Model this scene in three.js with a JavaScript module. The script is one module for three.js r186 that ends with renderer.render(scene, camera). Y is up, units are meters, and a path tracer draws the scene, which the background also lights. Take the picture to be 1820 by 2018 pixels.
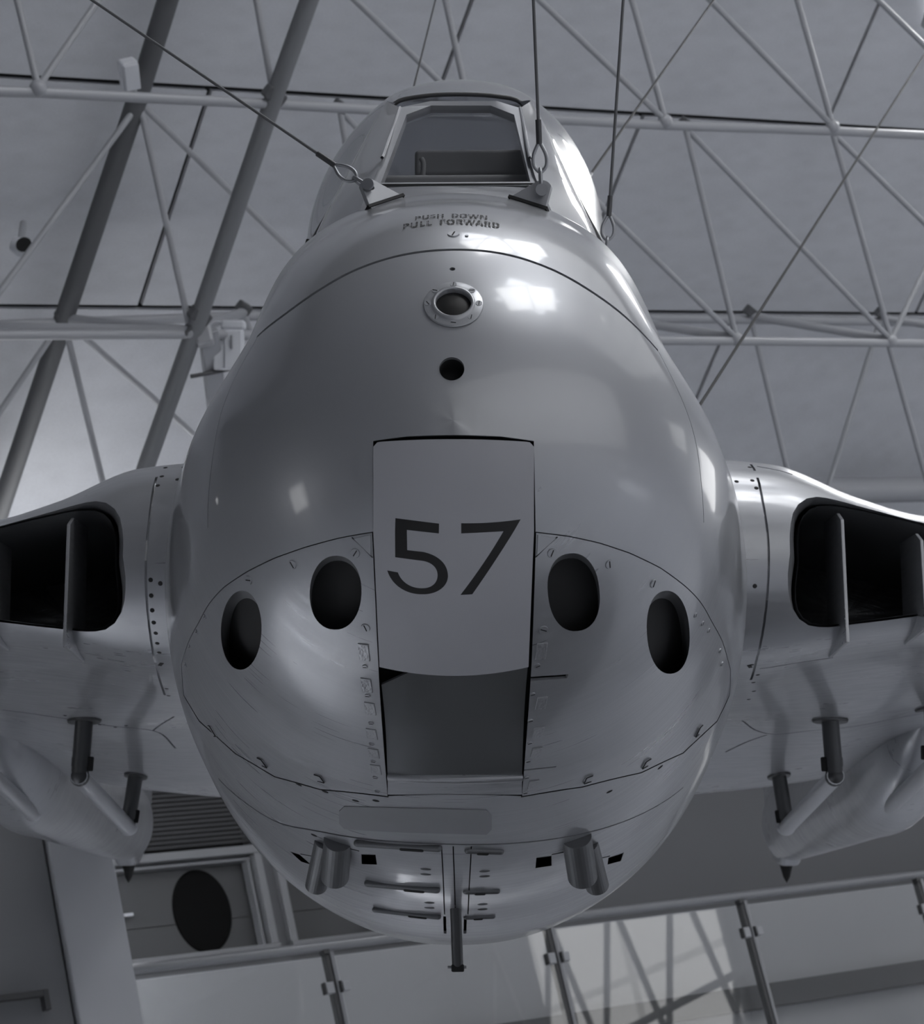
import * as THREE from 'three';
import { mergeGeometries, mergeVertices, toCreasedNormals } from 'three/addons/utils/BufferGeometryUtils.js';
import { RoundedBoxGeometry } from 'three/addons/geometries/RoundedBoxGeometry.js';
import { RectAreaLightUniformsLib } from 'three/addons/lights/RectAreaLightUniformsLib.js';
import { Brush, Evaluator, SUBTRACTION, INTERSECTION } from 'three-bvh-csg';

// ------------------------------------------------------------------ camera, light, exposure
const V = (x = 0, y = 0, z = 0) => new THREE.Vector3(x, y, z);
const FL = 4750;                                            // focal length in pixels of the 1820 x 2018 frame
const scene = new THREE.Scene();
const camera = new THREE.PerspectiveCamera(2 * Math.atan(1009 / FL) * 180 / Math.PI, 1820 / 2018, 0.1, 200);
camera.position.set(0, 1.65, 0);
camera.rotation.set(18.2 * Math.PI / 180, 0, -13.6 * Math.PI / 180, 'YXZ');
camera.focus = 5.6; camera.userData.fStop = 9;
camera.updateMatrixWorld(true);
const renderer = new THREE.WebGLRenderer({ antialias: true });
renderer.toneMapping = THREE.LinearToneMapping;
renderer.toneMappingExposure = 1.2;
renderer.shadowMap.enabled = true;
RectAreaLightUniformsLib.init();
scene.background = new THREE.Color(0x000000);

const rnd = (() => { let s = 12345; return () => (s = (s * 1103515245 + 12345) & 0x7fffffff) / 0x7fffffff; })();
const grey = (l) => new THREE.Color().setRGB(l * 0.962, l * 0.99, l * 1.055);   // the cool grey tint of the whole picture
const EYE = camera.position.clone();
const pixelRay = (px, py) => V((px - 910) / FL, (1009 - py) / FL, -1).applyMatrix4(new THREE.Matrix4().extractRotation(camera.matrixWorld));
// hall axes: U runs along the gallery wall, N towards that wall, y up
const U = V(0.78261, 0, -0.62251), N = V(-0.62251, 0, -0.78261);
const hall = (u, y, n) => U.clone().multiplyScalar(u).addScaledVector(N, n).setY(y);
const onWall = (px, py, n) => { const d = pixelRay(px, py), t = n / N.dot(d), p = EYE.clone().addScaledVector(d, t); return { u: U.dot(p), y: p.y, p }; };
const RAIL_N = N.dot(pixelRay(1040, 1811)) * 15.4;
const WALL_N = RAIL_N + 1.7;
const HALL_YAW = Math.atan2(-U.z, U.x);

// ------------------------------------------------------------------ names, materials, small helpers
const used = {};
const numbered = (n) => { const k = used[n] = (used[n] ?? -1) + 1; return k ? `${n}_${String(k).padStart(3, '0')}` : n; };
function mesh(name, geo, m, parent = scene) {
  const o = new THREE.Mesh(geo, m); o.name = numbered(name); o.castShadow = o.receiveShadow = true; parent.add(o); return o;
}
function tag(o, label, category, group) { o.userData.label = label; o.userData.category = category; if (group) o.userData.group = group; return o; }
function structure(o, label) { o.userData.kind = 'structure'; if (label) o.userData.label = label; return o; }
function group(name, parent = scene) { const o = new THREE.Group(); o.name = numbered(name); parent.add(o); return o; }
const std = (l, rough, metal = 0, extra = {}) => new THREE.MeshPhysicalMaterial({ color: grey(l), roughness: rough, metalness: metal, side: THREE.DoubleSide, ...extra });

// tileable noise texture (data), used for paint grain, roughness streaks and dents
function noiseTexture(size, fn, srgb = false) {
  const a = new Uint8Array(size * size * 4);
  for (let y = 0; y < size; y++) for (let x = 0; x < size; x++) {
    const v = Math.max(0, Math.min(255, Math.round(255 * fn(x / size, y / size)))), i = 4 * (y * size + x);
    a[i] = a[i + 1] = a[i + 2] = v; a[i + 3] = 255;
  }
  const t = new THREE.DataTexture(a, size, size); t.wrapS = t.wrapT = THREE.RepeatWrapping; t.magFilter = t.minFilter = THREE.LinearFilter;
  if (srgb) t.colorSpace = THREE.SRGBColorSpace; t.needsUpdate = true; return t;
}
function lattice(nx, ny, seed) {
  const g = new Float32Array(nx * ny); let s = seed; for (let i = 0; i < g.length; i++) { s = (s * 16807) % 2147483647; g[i] = s / 2147483647; }
  const sm = (t) => t * t * (3 - 2 * t);
  return (u, v) => {
    const x = u * nx, y = v * ny, i = Math.floor(x), j = Math.floor(y), f = sm(x - i), h = sm(y - j), at = (a, b) => g[((b % ny + ny) % ny) * nx + ((a % nx + nx) % nx)];
    return (at(i, j) * (1 - f) + at(i + 1, j) * f) * (1 - h) + (at(i, j + 1) * (1 - f) + at(i + 1, j + 1) * f) * h;
  };
}
const n1 = lattice(5, 7, 11), n2 = lattice(13, 90, 12), n3 = lattice(30, 240, 13), n4 = lattice(9, 9, 14), n5 = lattice(120, 120, 15);
// how the silver finish is worn, once round the fuselage: smooth paint above, scuffed and polished metal with fine streaks below
const worn = (u) => { const t = Math.min(1, Math.max(0, (Math.min(u - 0.52, 0.98 - u)) / 0.1)); return 0.1 + 0.9 * t * t * (3 - 2 * t); };
const n6 = lattice(40, 420, 16), n7 = lattice(16, 130, 17);
const streaks = noiseTexture(1024, (u, v) => { const w = worn(u); return 0.72 - 0.06 * w + w * (0.22 * (n7(u, v) - 0.5) + 0.26 * (n6(u, v) - 0.5)) + 0.14 * (n1(u, v) - 0.5); });
const wingStreaks = noiseTexture(512, (u, v) => 0.7 + 0.22 * (n2(u, v) - 0.5) + 0.2 * (n3(u, v) - 0.5) + 0.2 * (n1(u, v) - 0.5));
const dents = noiseTexture(256, (u, v) => 0.6 * n1(u, v) + 0.4 * n4(v, u));
const grain = noiseTexture(512, (u, v) => 0.82 + 0.08 * n4(u, v) + 0.06 * n5(u, v) + 0.035 * Math.sin(128 * Math.PI * v) * (0.6 + 0.4 * n5(v, u)));
const M = {
  silver: std(0.4, 0.56, 0.5, { roughnessMap: streaks, clearcoat: 0.7, clearcoatRoughness: 0.09, bumpMap: dents, bumpScale: 0.0016 }),
  panel: std(0.36, 0.5, 0.1, { clearcoat: 0.2, clearcoatRoughness: 0.3 }),
  belly: std(0.42, 0.45, 0.55, { roughnessMap: streaks, clearcoat: 0.3, clearcoatRoughness: 0.2 }),
  dark: std(0.02, 0.8),
  black: std(0.012, 0.9),
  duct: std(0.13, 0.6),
  bore: std(0.16, 0.6),
  steel: std(0.35, 0.35, 0.8),
  chute: std(0.16, 0.45, 0.5),
  tubeDark: std(0.08, 0.4, 0.6),
  white: std(0.62, 0.6),
  wing: std(0.4, 0.54, 0.5, { roughnessMap: wingStreaks, clearcoat: 0.6, clearcoatRoughness: 0.12, bumpMap: dents, bumpScale: 0.0015 }),
  screw: std(0.4, 0.4, 0.6), recess: std(0.22, 0.28, 0.6), patch: std(0.27, 0.6, 0.1),
  lens: std(0.008, 0.55),
  canopyGlass: new THREE.MeshPhysicalMaterial({ color: grey(0.5), roughness: 0.25, clearcoat: 1, clearcoatRoughness: 0.03, transmission: 0.6, thickness: 0, ior: 1.5, side: THREE.DoubleSide }),
  pane: new THREE.MeshPhysicalMaterial({ color: 0xf4f4f4, roughness: 0.02, transmission: 1, thickness: 0, ior: 1.5, side: THREE.DoubleSide }),
  glass: new THREE.MeshPhysicalMaterial({ color: 0xf6f6f5, roughness: 0.01, transmission: 1, thickness: 0, ior: 1.52, side: THREE.DoubleSide }),
  cockpit: std(0.22, 0.7), steelPaint: std(0.36, 0.5, 0.2), railMetal: std(0.5, 0.35, 0.4, { clearcoat: 0.3 }),
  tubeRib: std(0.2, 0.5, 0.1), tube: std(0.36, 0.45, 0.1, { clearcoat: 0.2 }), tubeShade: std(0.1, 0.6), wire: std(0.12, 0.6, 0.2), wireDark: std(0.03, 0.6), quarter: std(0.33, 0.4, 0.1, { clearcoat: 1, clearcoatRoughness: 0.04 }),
  ceiling: std(0.59, 0.9, 0, { map: grain }), roofBack: std(0.03, 0.9), 
  clamp: std(0.34, 0.6), railSteel: std(0.24, 0.35, 0.3), postDark: std(0.05, 0.5), bandDark: std(0.1, 0.7), wallPale: std(0.4, 0.8), wallDark: std(0.17, 0.85), column: std(0.42, 0.8),
  slat: std(0.06, 0.6), frame: std(0.25, 0.5), board: std(0.075, 0.6), porthole: std(0.004, 0.85, 0, { specularIntensity: 0.3 }), floor: std(0.72, 0.5), unseenCarpet: std(0.02, 0.9), hallDark: std(0.22, 0.9), ceilHigh: std(0.28, 0.9), hallPale: std(0.45, 0.9),
};

// ------------------------------------------------------------------ the aircraft: its frame in space (x to the picture's right, y up, z forward out of the nose)
const TIP = V((893 - 910) / FL, (1009 - 930) / FL, -1).multiplyScalar(5.0);        // nose tip, seen from the camera
const tail = V(915 - 910, 1009 - 1950, -FL).normalize();                           // direction nose to tail
const axX = V(1, 0.006, 0).addScaledVector(tail, -tail.x).normalize(), axZ = tail.clone().negate(), axY = axZ.clone().cross(axX).normalize();
const planeM = camera.matrixWorld.clone().multiply(new THREE.Matrix4().makeBasis(axX, axY, axZ).setPosition(TIP));
const planeInv = planeM.clone().invert();
const jet = group('jet_fighter');
planeM.decompose(jet.position, jet.quaternion, jet.scale);
const eyeL = EYE.clone().applyMatrix4(planeInv);
const rayL = (px, py) => EYE.clone().add(pixelRay(px, py)).applyMatrix4(planeInv).sub(eyeL);
const at = (px, py, b) => { const d = rayL(px, py), t = (-b - eyeL.z) / d.z; return eyeL.clone().addScaledVector(d, t); };  // on the frame b metres behind the nose tip
const toPixel = (p) => { const q = p.clone().applyMatrix4(planeM).applyMatrix4(camera.matrixWorldInverse); return [910 - FL * q.x / q.z, 1009 + FL * q.y / q.z, -q.z]; };

// fuselage lines: distance behind the tip -> half width, height above and depth below the datum
function pchip(xs, ys) {
  const n = xs.length, h = [], d = [], m = new Array(n).fill(0);
  for (let i = 0; i < n - 1; i++) { h[i] = xs[i + 1] - xs[i]; d[i] = (ys[i + 1] - ys[i]) / h[i]; }
  m[0] = d[0]; m[n - 1] = d[n - 2];
  for (let i = 1; i < n - 1; i++) m[i] = d[i - 1] * d[i] <= 0 ? 0 : 2 * d[i - 1] * d[i] / (d[i - 1] + d[i]);
  return (x) => {
    let i = 0; while (i < n - 2 && x > xs[i + 1]) i++;
    const t = (x - xs[i]) / h[i], t2 = t * t, t3 = t2 * t;
    return (2 * t3 - 3 * t2 + 1) * ys[i] + (t3 - 2 * t2 + t) * h[i] * m[i] + (-2 * t3 + 3 * t2) * ys[i + 1] + (t3 - t2) * h[i] * m[i + 1];
  };
}
const LINES = [ // b, half width, up, down (from the section's own middle), height of that middle: a blunt, almost round nose
  [0, 0, 0, 0, 0.11], [0.02, 0.16, 0.16, 0.16, 0.108], [0.06, 0.272, 0.272, 0.268, 0.105], [0.14, 0.4, 0.4, 0.39, 0.1], [0.28, 0.53, 0.545, 0.5, 0.09], [0.44, 0.606, 0.65, 0.565, 0.075], [0.64, 0.65, 0.752, 0.615, 0.055],
  [0.8, 0.682, 0.842, 0.65, 0.035], [1.0, 0.715, 0.915, 0.695, 0.015], [1.3, 0.757, 0.995, 0.775, 0], [1.65, 0.784, 1.015, 0.852, 0], [2.1, 0.79, 1.02, 0.915, 0], [2.6, 0.77, 1.0, 0.92, 0], [3.4, 0.68, 0.9, 0.84, 0], [4.5, 0.5, 0.62, 0.6, 0], [5.2, 0.4, 0.45, 0.42, 0]];
const tb = LINES.map((l) => Math.sqrt(l[0]));
const fW = pchip(tb, LINES.map((l) => l[1])), fU = pchip(tb, LINES.map((l) => l[2])), fD = pchip(tb, LINES.map((l) => l[3])), fC = pchip(tb, LINES.map((l) => l[4]));
const EXP_D = 2.15, expU = (b) => 2.02 + 0.1 * Math.min(1, b);
// the upper flanks are flatter than an ellipse
const slim = (b, v) => 1 - 0.15 * Math.min(1, b / 0.55) ** 1.2 * (1 - 0.25 * Math.min(1, Math.max(0, (b - 0.6) / 0.6))) * Math.sin(Math.PI * Math.min(1, Math.max(0, v)) ** 1.15) ** 2;
function skin(b, a) {
  const t = Math.sqrt(Math.max(b, 0)), c = Math.cos(a), s = Math.sin(a), n = s > 0 ? expU(b) : EXP_D, r = 2 / n;
  return V(fW(t) * slim(b, s > 0 ? s ** r : 0) * Math.sign(c) * Math.abs(c) ** r, fC(t) + (s > 0 ? fU(t) : fD(t)) * Math.sign(s) * Math.abs(s) ** r, -b);
}
function field(p) {            // negative inside
  const b = -p.z; if (b <= 0) return 1 - p.z; if (b > 5.2) return -1;
  const t = Math.sqrt(b), y = p.y - fC(t), n = y > 0 ? expU(b) : EXP_D, h = y > 0 ? fU(t) : fD(t), k = (Math.abs(p.x) / (fW(t) * slim(b, y > 0 ? y / h : 0))) ** n + (Math.abs(y) / h) ** n;
  return (k ** (1 / n) - 1) * fW(t);
}
function normalAt(p) {
  const e = 1e-4, q = p.clone(); if (q.z > -1e-3) q.z = -1e-3;
  return V(field(q.clone().setX(q.x + e)) - field(q.clone().setX(q.x - e)), field(q.clone().setY(q.y + e)) - field(q.clone().setY(q.y - e)), field(q.clone().setZ(q.z + e)) - field(q.clone().setZ(q.z - e))).normalize();
}
function onSkin(px, py) {      // where the sight line through a pixel meets the skin, in the aircraft's axes
  const d = rayL(px, py), p = (t) => eyeL.clone().addScaledVector(d, t);
  for (let t = 4.8; t < 9; t += 0.01) if (field(p(t)) < 0) { let lo = t - 0.01, hi = t; for (let k = 0; k < 24; k++) { const m = (lo + hi) / 2; if (field(p(m)) < 0) hi = m; else lo = m; } return p(hi); }
  return null;
}
// ------------------------------------------------------------------ shell of the fuselage
const NB = 130, NA = 200, LEN = 5.2;
function shellSurface(off, flip, skirt) {
  const pos = [], nor = [], uv = [], idx = [];
  for (let i = 0; i <= NB; i++) for (let j = 0; j <= NA; j++) {
    const b = Math.max(LEN * (i / NB) ** 2, 1e-6), a = 2 * Math.PI * ((j % NA) / NA) + 0.0001;
    const p = skin(b, a), n = i ? normalAt(p) : V(0, 0, 1); p.addScaledVector(n, off);
    if (i === 0) p.set(0, fC(0), off);
    pos.push(p.x, p.y, p.z); if (flip) n.negate(); nor.push(n.x, n.y, n.z); uv.push(j / NA, b);
  }
  const at_ = (i, j) => i * (NA + 1) + j;
  for (let i = 0; i < NB; i++) for (let j = 0; j < NA; j++) {
    const q = [[at_(i, j), at_(i + 1, j), at_(i + 1, j + 1)], [at_(i, j), at_(i + 1, j + 1), at_(i, j + 1)]];
    if (i === 0) q.pop();
    for (const t of q) idx.push(...(flip ? [t[0], t[2], t[1]] : t));
  }
  return { pos, nor, uv, idx };
}
function geo({ pos, nor, uv, idx }) {
  const g = new THREE.BufferGeometry();
  g.setAttribute('position', new THREE.Float32BufferAttribute(pos, 3));
  if (nor) g.setAttribute('normal', new THREE.Float32BufferAttribute(nor, 3));
  g.setAttribute('uv', new THREE.Float32BufferAttribute(uv ?? new Array(pos.length / 3 * 2).fill(0), 2));
  g.setIndex(idx); if (!nor) g.computeVertexNormals();
  return g;
}
function solidShell(thick) {     // closed solid: outer skin, inner skin, rim at the tail
  const o = shellSurface(0, false), k = shellSurface(-thick, true), m = o.pos.length / 3;
  const g = { pos: o.pos.concat(k.pos), nor: o.nor.concat(k.nor), uv: o.uv.concat(k.uv), idx: o.idx.concat(k.idx.map((v) => v + m)) };
  for (let j = 0; j < NA; j++) { const a = NB * (NA + 1) + j, b = a + 1; g.idx.push(a, a + m, b, b, a + m, b + m); }
  return geo(g);
}
const csg = new Evaluator(); csg.attributes = ['position', 'normal', 'uv']; csg.useGroups = false;
const brush = (g) => { const b = new Brush(g); b.updateMatrixWorld(true); return b; };
const cut = (a, b, op = SUBTRACTION) => { const r = csg.evaluate(brush(a), brush(b), op).geometry; r.clearGroups(); return r; };
const simple = (g) => { const q = g.index ? g.toNonIndexed() : g; for (const k of Object.keys(q.attributes)) if (!['position', 'normal', 'uv'].includes(k)) q.deleteAttribute(k); return q; };
const local = (px) => px.map(([x, y]) => onSkin(x, y)).filter(Boolean);
function prism(poly, z0, z1) {   // poly: [x, y] in the aircraft's axes
  const g = new THREE.ExtrudeGeometry(new THREE.Shape(poly.map(([x, y]) => new THREE.Vector2(x, y))), { depth: z1 - z0, bevelEnabled: false, curveSegments: 1 });
  g.translate(0, 0, z0); return simple(g);
}
function grow(poly, d) {
  const n = poly.length, area = poly.reduce((s, p, i) => s + p[0] * poly[(i + 1) % n][1] - p[1] * poly[(i + 1) % n][0], 0), w = area > 0 ? 1 : -1;
  return poly.map((p, i) => {
    const a = poly[(i + n - 1) % n], c = poly[(i + 1) % n];
    const e = new THREE.Vector2(p[0] - a[0], p[1] - a[1]).normalize(), f = new THREE.Vector2(c[0] - p[0], c[1] - p[1]).normalize();
    const m = new THREE.Vector2(e.y + f.y, -e.x - f.x).normalize(), k = d * w / Math.max(0.4, m.x * e.y - m.y * e.x);
    return [p[0] + m.x * k, p[1] + m.y * k];
  });
}
const xy = (px) => local(px).map((p) => [p.x, p.y]);
const ellipsePx = (cx, cy, rx, ry, tilt = 0, n = 40, e = 2) => Array.from({ length: n }, (_, i) => {
  const a = i / n * 2 * Math.PI, r = 2 / e, x = rx * Math.sign(Math.cos(a)) * Math.abs(Math.cos(a)) ** r, y = ry * Math.sign(Math.sin(a)) * Math.abs(Math.sin(a)) ** r;
  return [cx + x * Math.cos(tilt) - y * Math.sin(tilt), cy + x * Math.sin(tilt) + y * Math.cos(tilt)];
});
function resample(pts, n) {
  const c = new THREE.CatmullRomCurve3(pts, false, 'centripetal'); c.arcLengthDivisions = 400; return Array.from({ length: n }, (_, i) => c.getPointAt(i / (n - 1)));
}
function outward(g0) {           // closed solid with its faces turned outwards
  const g = g0.index ? g0.toNonIndexed() : g0, p = g.attributes.position, a = V(), b = V(), c = V(); let vol = 0;
  for (let i = 0; i < p.count; i += 3) { a.fromBufferAttribute(p, i); b.fromBufferAttribute(p, i + 1); c.fromBufferAttribute(p, i + 2); vol += a.dot(b.cross(c)); }
  if (vol < 0) for (let i = 0; i < p.count; i += 3) { b.fromBufferAttribute(p, i + 1); c.fromBufferAttribute(p, i + 2); p.setXYZ(i + 1, c.x, c.y, c.z); p.setXYZ(i + 2, b.x, b.y, b.z); }
  g.computeVertexNormals(); return g;
}
// a box swept along a line on a surface: used as the cutter of a panel gap
function sweep(pts, normals, half, up, down) {
  const pos = [], idx = [], n = pts.length;
  for (let i = 0; i < n; i++) {
    const t = pts[Math.min(n - 1, i + 1)].clone().sub(pts[Math.max(0, i - 1)]).normalize(), s = t.clone().cross(normals[i]).normalize();
    for (const [a, b] of [[-1, up], [1, up], [1, -down], [-1, -down]]) { const p = pts[i].clone().addScaledVector(s, a * half).addScaledVector(normals[i], b); pos.push(p.x, p.y, p.z); }
    if (i) for (let k = 0; k < 4; k++) { const a = 4 * (i - 1) + k, b = 4 * (i - 1) + (k + 1) % 4; idx.push(a, a + 4, b, b, a + 4, b + 4); }
  }
  idx.push(0, 1, 2, 0, 2, 3); const e = 4 * (n - 1); idx.push(e, e + 2, e + 1, e, e + 3, e + 2);
  return outward(geo({ pos, idx }));
}
function gap(px, width = 0.004, n = 30, up = 0.02, down = 0.02) {
  const pts = resample(local(px), n); return sweep(pts, pts.map(normalAt), width / 2, up, down);
}
// a plate bent to the skin: px(u, v) gives the pixel, off(u, v) the height above the skin
function bent(px, off, thick, nu = 24, nv = 24) {
  const pos = [], uv = [], idx = [];
  for (const under of [0, 1]) for (let j = 0; j <= nv; j++) for (let i = 0; i <= nu; i++) {
    const u = i / nu, v = j / nv, p = onSkin(...px(u, v)); p.addScaledVector(normalAt(p), off(u, v) - under * thick); pos.push(p.x, p.y, p.z); uv.push(u, 1 - v);
  }
  const m = (nu + 1) * (nv + 1), at_ = (i, j) => j * (nu + 1) + i;
  for (let j = 0; j < nv; j++) for (let i = 0; i < nu; i++) { const a = at_(i, j), b = at_(i + 1, j), c = at_(i + 1, j + 1), d = at_(i, j + 1); idx.push(a, d, c, a, c, b, a + m, c + m, d + m, a + m, b + m, c + m); }
  const edge = [...Array(nu).keys()].map((i) => [at_(i, 0), at_(i + 1, 0)]).concat([...Array(nv).keys()].map((j) => [at_(nu, j), at_(nu, j + 1)]), [...Array(nu).keys()].map((i) => [at_(nu - i, nv), at_(nu - i - 1, nv)]), [...Array(nv).keys()].map((j) => [at_(0, nv - j), at_(0, nv - j - 1)]));
  for (const [a, b] of edge) idx.push(a, b, a + m, b, b + m, a + m);
  const g = toCreasedNormals(geo({ pos, uv, idx }), 0.7); return g;
}
// orient an object on the skin: its y axis along the outward normal, its x axis as near as can be to the picture's right
function onNormal(o, px, lift = 0, spin = 0) {
  const p = onSkin(px[0], px[1]), n = normalAt(p), x = V(1, 0, 0).addScaledVector(n, -n.x).normalize(), z = x.clone().cross(n);
  o.position.copy(p).addScaledVector(n, lift); o.quaternion.setFromRotationMatrix(new THREE.Matrix4().makeBasis(x, n, z)); o.rotateY(spin); return o;
}
const cyl = (r0, r1, h, seg = 20) => new THREE.CylinderGeometry(r0, r1, h, seg);
const rod = new THREE.CylinderGeometry(1, 1, 1, 14);
function between(name, m, p, q, r, parent, g = rod) {
  const o = mesh(name, g, m, parent), d = q.clone().sub(p); o.position.copy(p).addScaledVector(d, 0.5); o.scale.set(r, d.length(), r);
  o.quaternion.setFromUnitVectors(V(0, 1, 0), d.normalize()); return o;
}
const tubeAlong = (pts, r, n = 80, seg = 8) => new THREE.TubeGeometry(new THREE.CatmullRomCurve3(pts, false, 'centripetal'), n, r, seg);
const mirror = (px) => px.map(([x, y]) => [2 * 899.5 - x, y]);

// ---- outlines, read off the photograph
const gunRight = [[1056, 1050], [1120, 1058], [1180, 1071], [1240, 1091], [1300, 1120], [1350, 1157], [1392, 1208], [1422, 1264], [1438, 1320], [1436, 1370], [1412, 1420], [1345, 1483], [1262, 1522], [1146, 1550], [1028, 1569], [1038, 1440], [1047, 1310], [1052, 1180]];
const gunLeft = [[733, 1050], [670, 1061], [600, 1080], [541, 1101], [490, 1126], [443, 1157], [404, 1204], [374, 1260], [357, 1310], [362, 1370], [392, 1420], [463, 1484], [541, 1530], [630, 1555], [763, 1569], [753, 1440], [745, 1310], [739, 1180]];
const ports = [[661, 1168, 51, 73, 0.04, 2.15], [475, 1242, 40, 78, 0.03, 2.05], [1130, 1167, 51, 77, -0.1, 2.25], [1316, 1246, 42, 82, -0.06, 2.2]].map((e) => xy(ellipsePx(e[0], e[1], e[2], e[3], e[4], 44, e[5])));
const frontHole = [[735, 869], [800, 860], [893, 857], [986, 860], [1051.5, 869], [1055, 1050], [1049, 1310], [1030, 1569], [761, 1569], [745, 1310], [735, 1050]];
// ---- cut the skin
let shell = simple(solidShell(0.008));
const holes = [prism(xy(frontHole), -1.1, 0.3)];
for (const [x, y, r] of [[893, 597, 36], [890, 727, 23.5], [891, 530, 5.5]]) {
  const c = onSkin(x, y), n = normalAt(c), g = cyl(r / 900, r / 900, 0.2, 36); g.applyQuaternion(new THREE.Quaternion().setFromUnitVectors(V(0, 1, 0), n)); g.translate(c.x, c.y, c.z); holes.push(simple(g));
}
const gunCut = [gunLeft, gunRight].map((p) => xy(p));
const tight = [prism(gunCut[0], -1.6, 0.3), prism(gunCut[1], -1.6, 0.3)], loose = gunCut.map((p) => prism(grow(p, 0.0022), -1.6, 0.3));
const gaps = [
  gap([[505, 665], [560, 620], [620, 577], [700, 532], [790, 503], [893, 492], [990, 500], [1080, 528], [1170, 578], [1240, 632], [1296, 691]], 0.009, 50),
  gap([[505, 668], [470, 730], [440, 800], [422, 880], [412, 960], [409, 1040]], 0.002), gap([[1297, 693], [1340, 780], [1370, 870], [1382, 960], [1386, 1030]], 0.002),
  gap([[360, 1432], [385, 1475], [430, 1535], [480, 1580], [545, 1620], [620, 1637], [700, 1651], [800, 1660], [893, 1664], [1010, 1662], [1100, 1652], [1190, 1632], [1270, 1601], [1345, 1552], [1400, 1500], [1432, 1455]], 0.007, 60),
  gap([[869, 1668], [872, 1720], [875, 1802]], 0.003), gap([[928, 1668], [924, 1740], [921, 1802]], 0.003), gap([[892, 1668], [894, 1720], [896, 1790]], 0.003),
  gap([[875, 1806], [876, 1840]], 0.008, 8), gap([[916, 1806], [915, 1840]], 0.008, 8),
];
const slotBox = (x0, y0, x1, y1, h) => gap([[x0, y0], [(x0 + x1) / 2, (y0 + y1) / 2], [x1, y1]], h, 6, 0.03, 0.04);
const squares = [[[711, 1683], [739, 1684], [742, 1704], [712, 1703]], [[1056, 1690], [1086, 1686], [1086, 1706], [1054, 1711]], [[571, 1678], [588, 1683], [612, 1704], [592, 1698]], [[1198, 1690], [1228, 1680], [1222, 1697], [1196, 1704]]].map((q) => prism(xy(q), -3, 0));
shell = cut(shell, mergeGeometries(loose.map(simple)));
const whole = simple(solidShell(0.008));
shell = cut(shell, mergeGeometries(holes));
shell = cut(shell, mergeGeometries([...gaps.slice(0, 1), ...gaps.slice(3, 4), ...squares.slice(0, 4)].map(simple)));
shell = cut(shell, mergeGeometries([...gaps.slice(1, 3), ...gaps.slice(4)].map(simple)));
const fuselage = mesh('fuselage', shell, M.silver, jet);
mesh('inner_skin', geo(shellSurface(-0.05, false)), M.dark, jet);
tight.forEach((p, i) => {
  let g = cut(whole, p, INTERSECTION);
  const mine = ports.filter((q) => (q[0][0] > 0) === (i === 1)).map((q) => prism(q, -2, 0.4));
  const slots = i ? [gap([[1098, 1058], [1076, 1077], [1055, 1098]], 0.003, 6), slotBox(1030, 1339, 1118, 1333, 0.014), slotBox(1028, 1518, 1095, 1511, 0.006)] : [gap([[693, 1059], [713, 1077], [734, 1099]], 0.003, 6)];
  g = cut(g, mergeGeometries([...mine, ...slots].map(simple)));
  const panel = mesh('gun_access_panel', g, M.silver, jet);
  for (const q of ports.filter((q) => (q[0][0] > 0) === (i === 1))) {      // the blast tube behind each port
    const pos = [], idx = [], n = q.length, zs = q.map(([x, y]) => { let lo = -2, hi = 0.05; for (let k = 0; k < 30; k++) { const m = (lo + hi) / 2; if (field(V(x, y, m)) < 0) lo = m; else hi = m; } return lo - 0.004; });
    for (let k = 0; k < n; k++) { pos.push(q[k][0], q[k][1], zs[k], q[k][0], q[k][1], zs[k] - 0.75); idx.push(2 * k, 2 * k + 1, 2 * ((k + 1) % n), 2 * k + 1, 2 * ((k + 1) % n) + 1, 2 * ((k + 1) % n)); }
    const c = pos.length / 3, mx = q.reduce((s, p) => s + p[0], 0) / n, my = q.reduce((s, p) => s + p[1], 0) / n; pos.push(mx, my, Math.min(...zs) - 0.75); for (let k = 0; k < n; k++) idx.push(2 * k + 1, c, 2 * ((k + 1) % n) + 1);
    mesh('gun_port', geo({ pos, idx }), M.bore, panel);
  }
});

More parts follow.
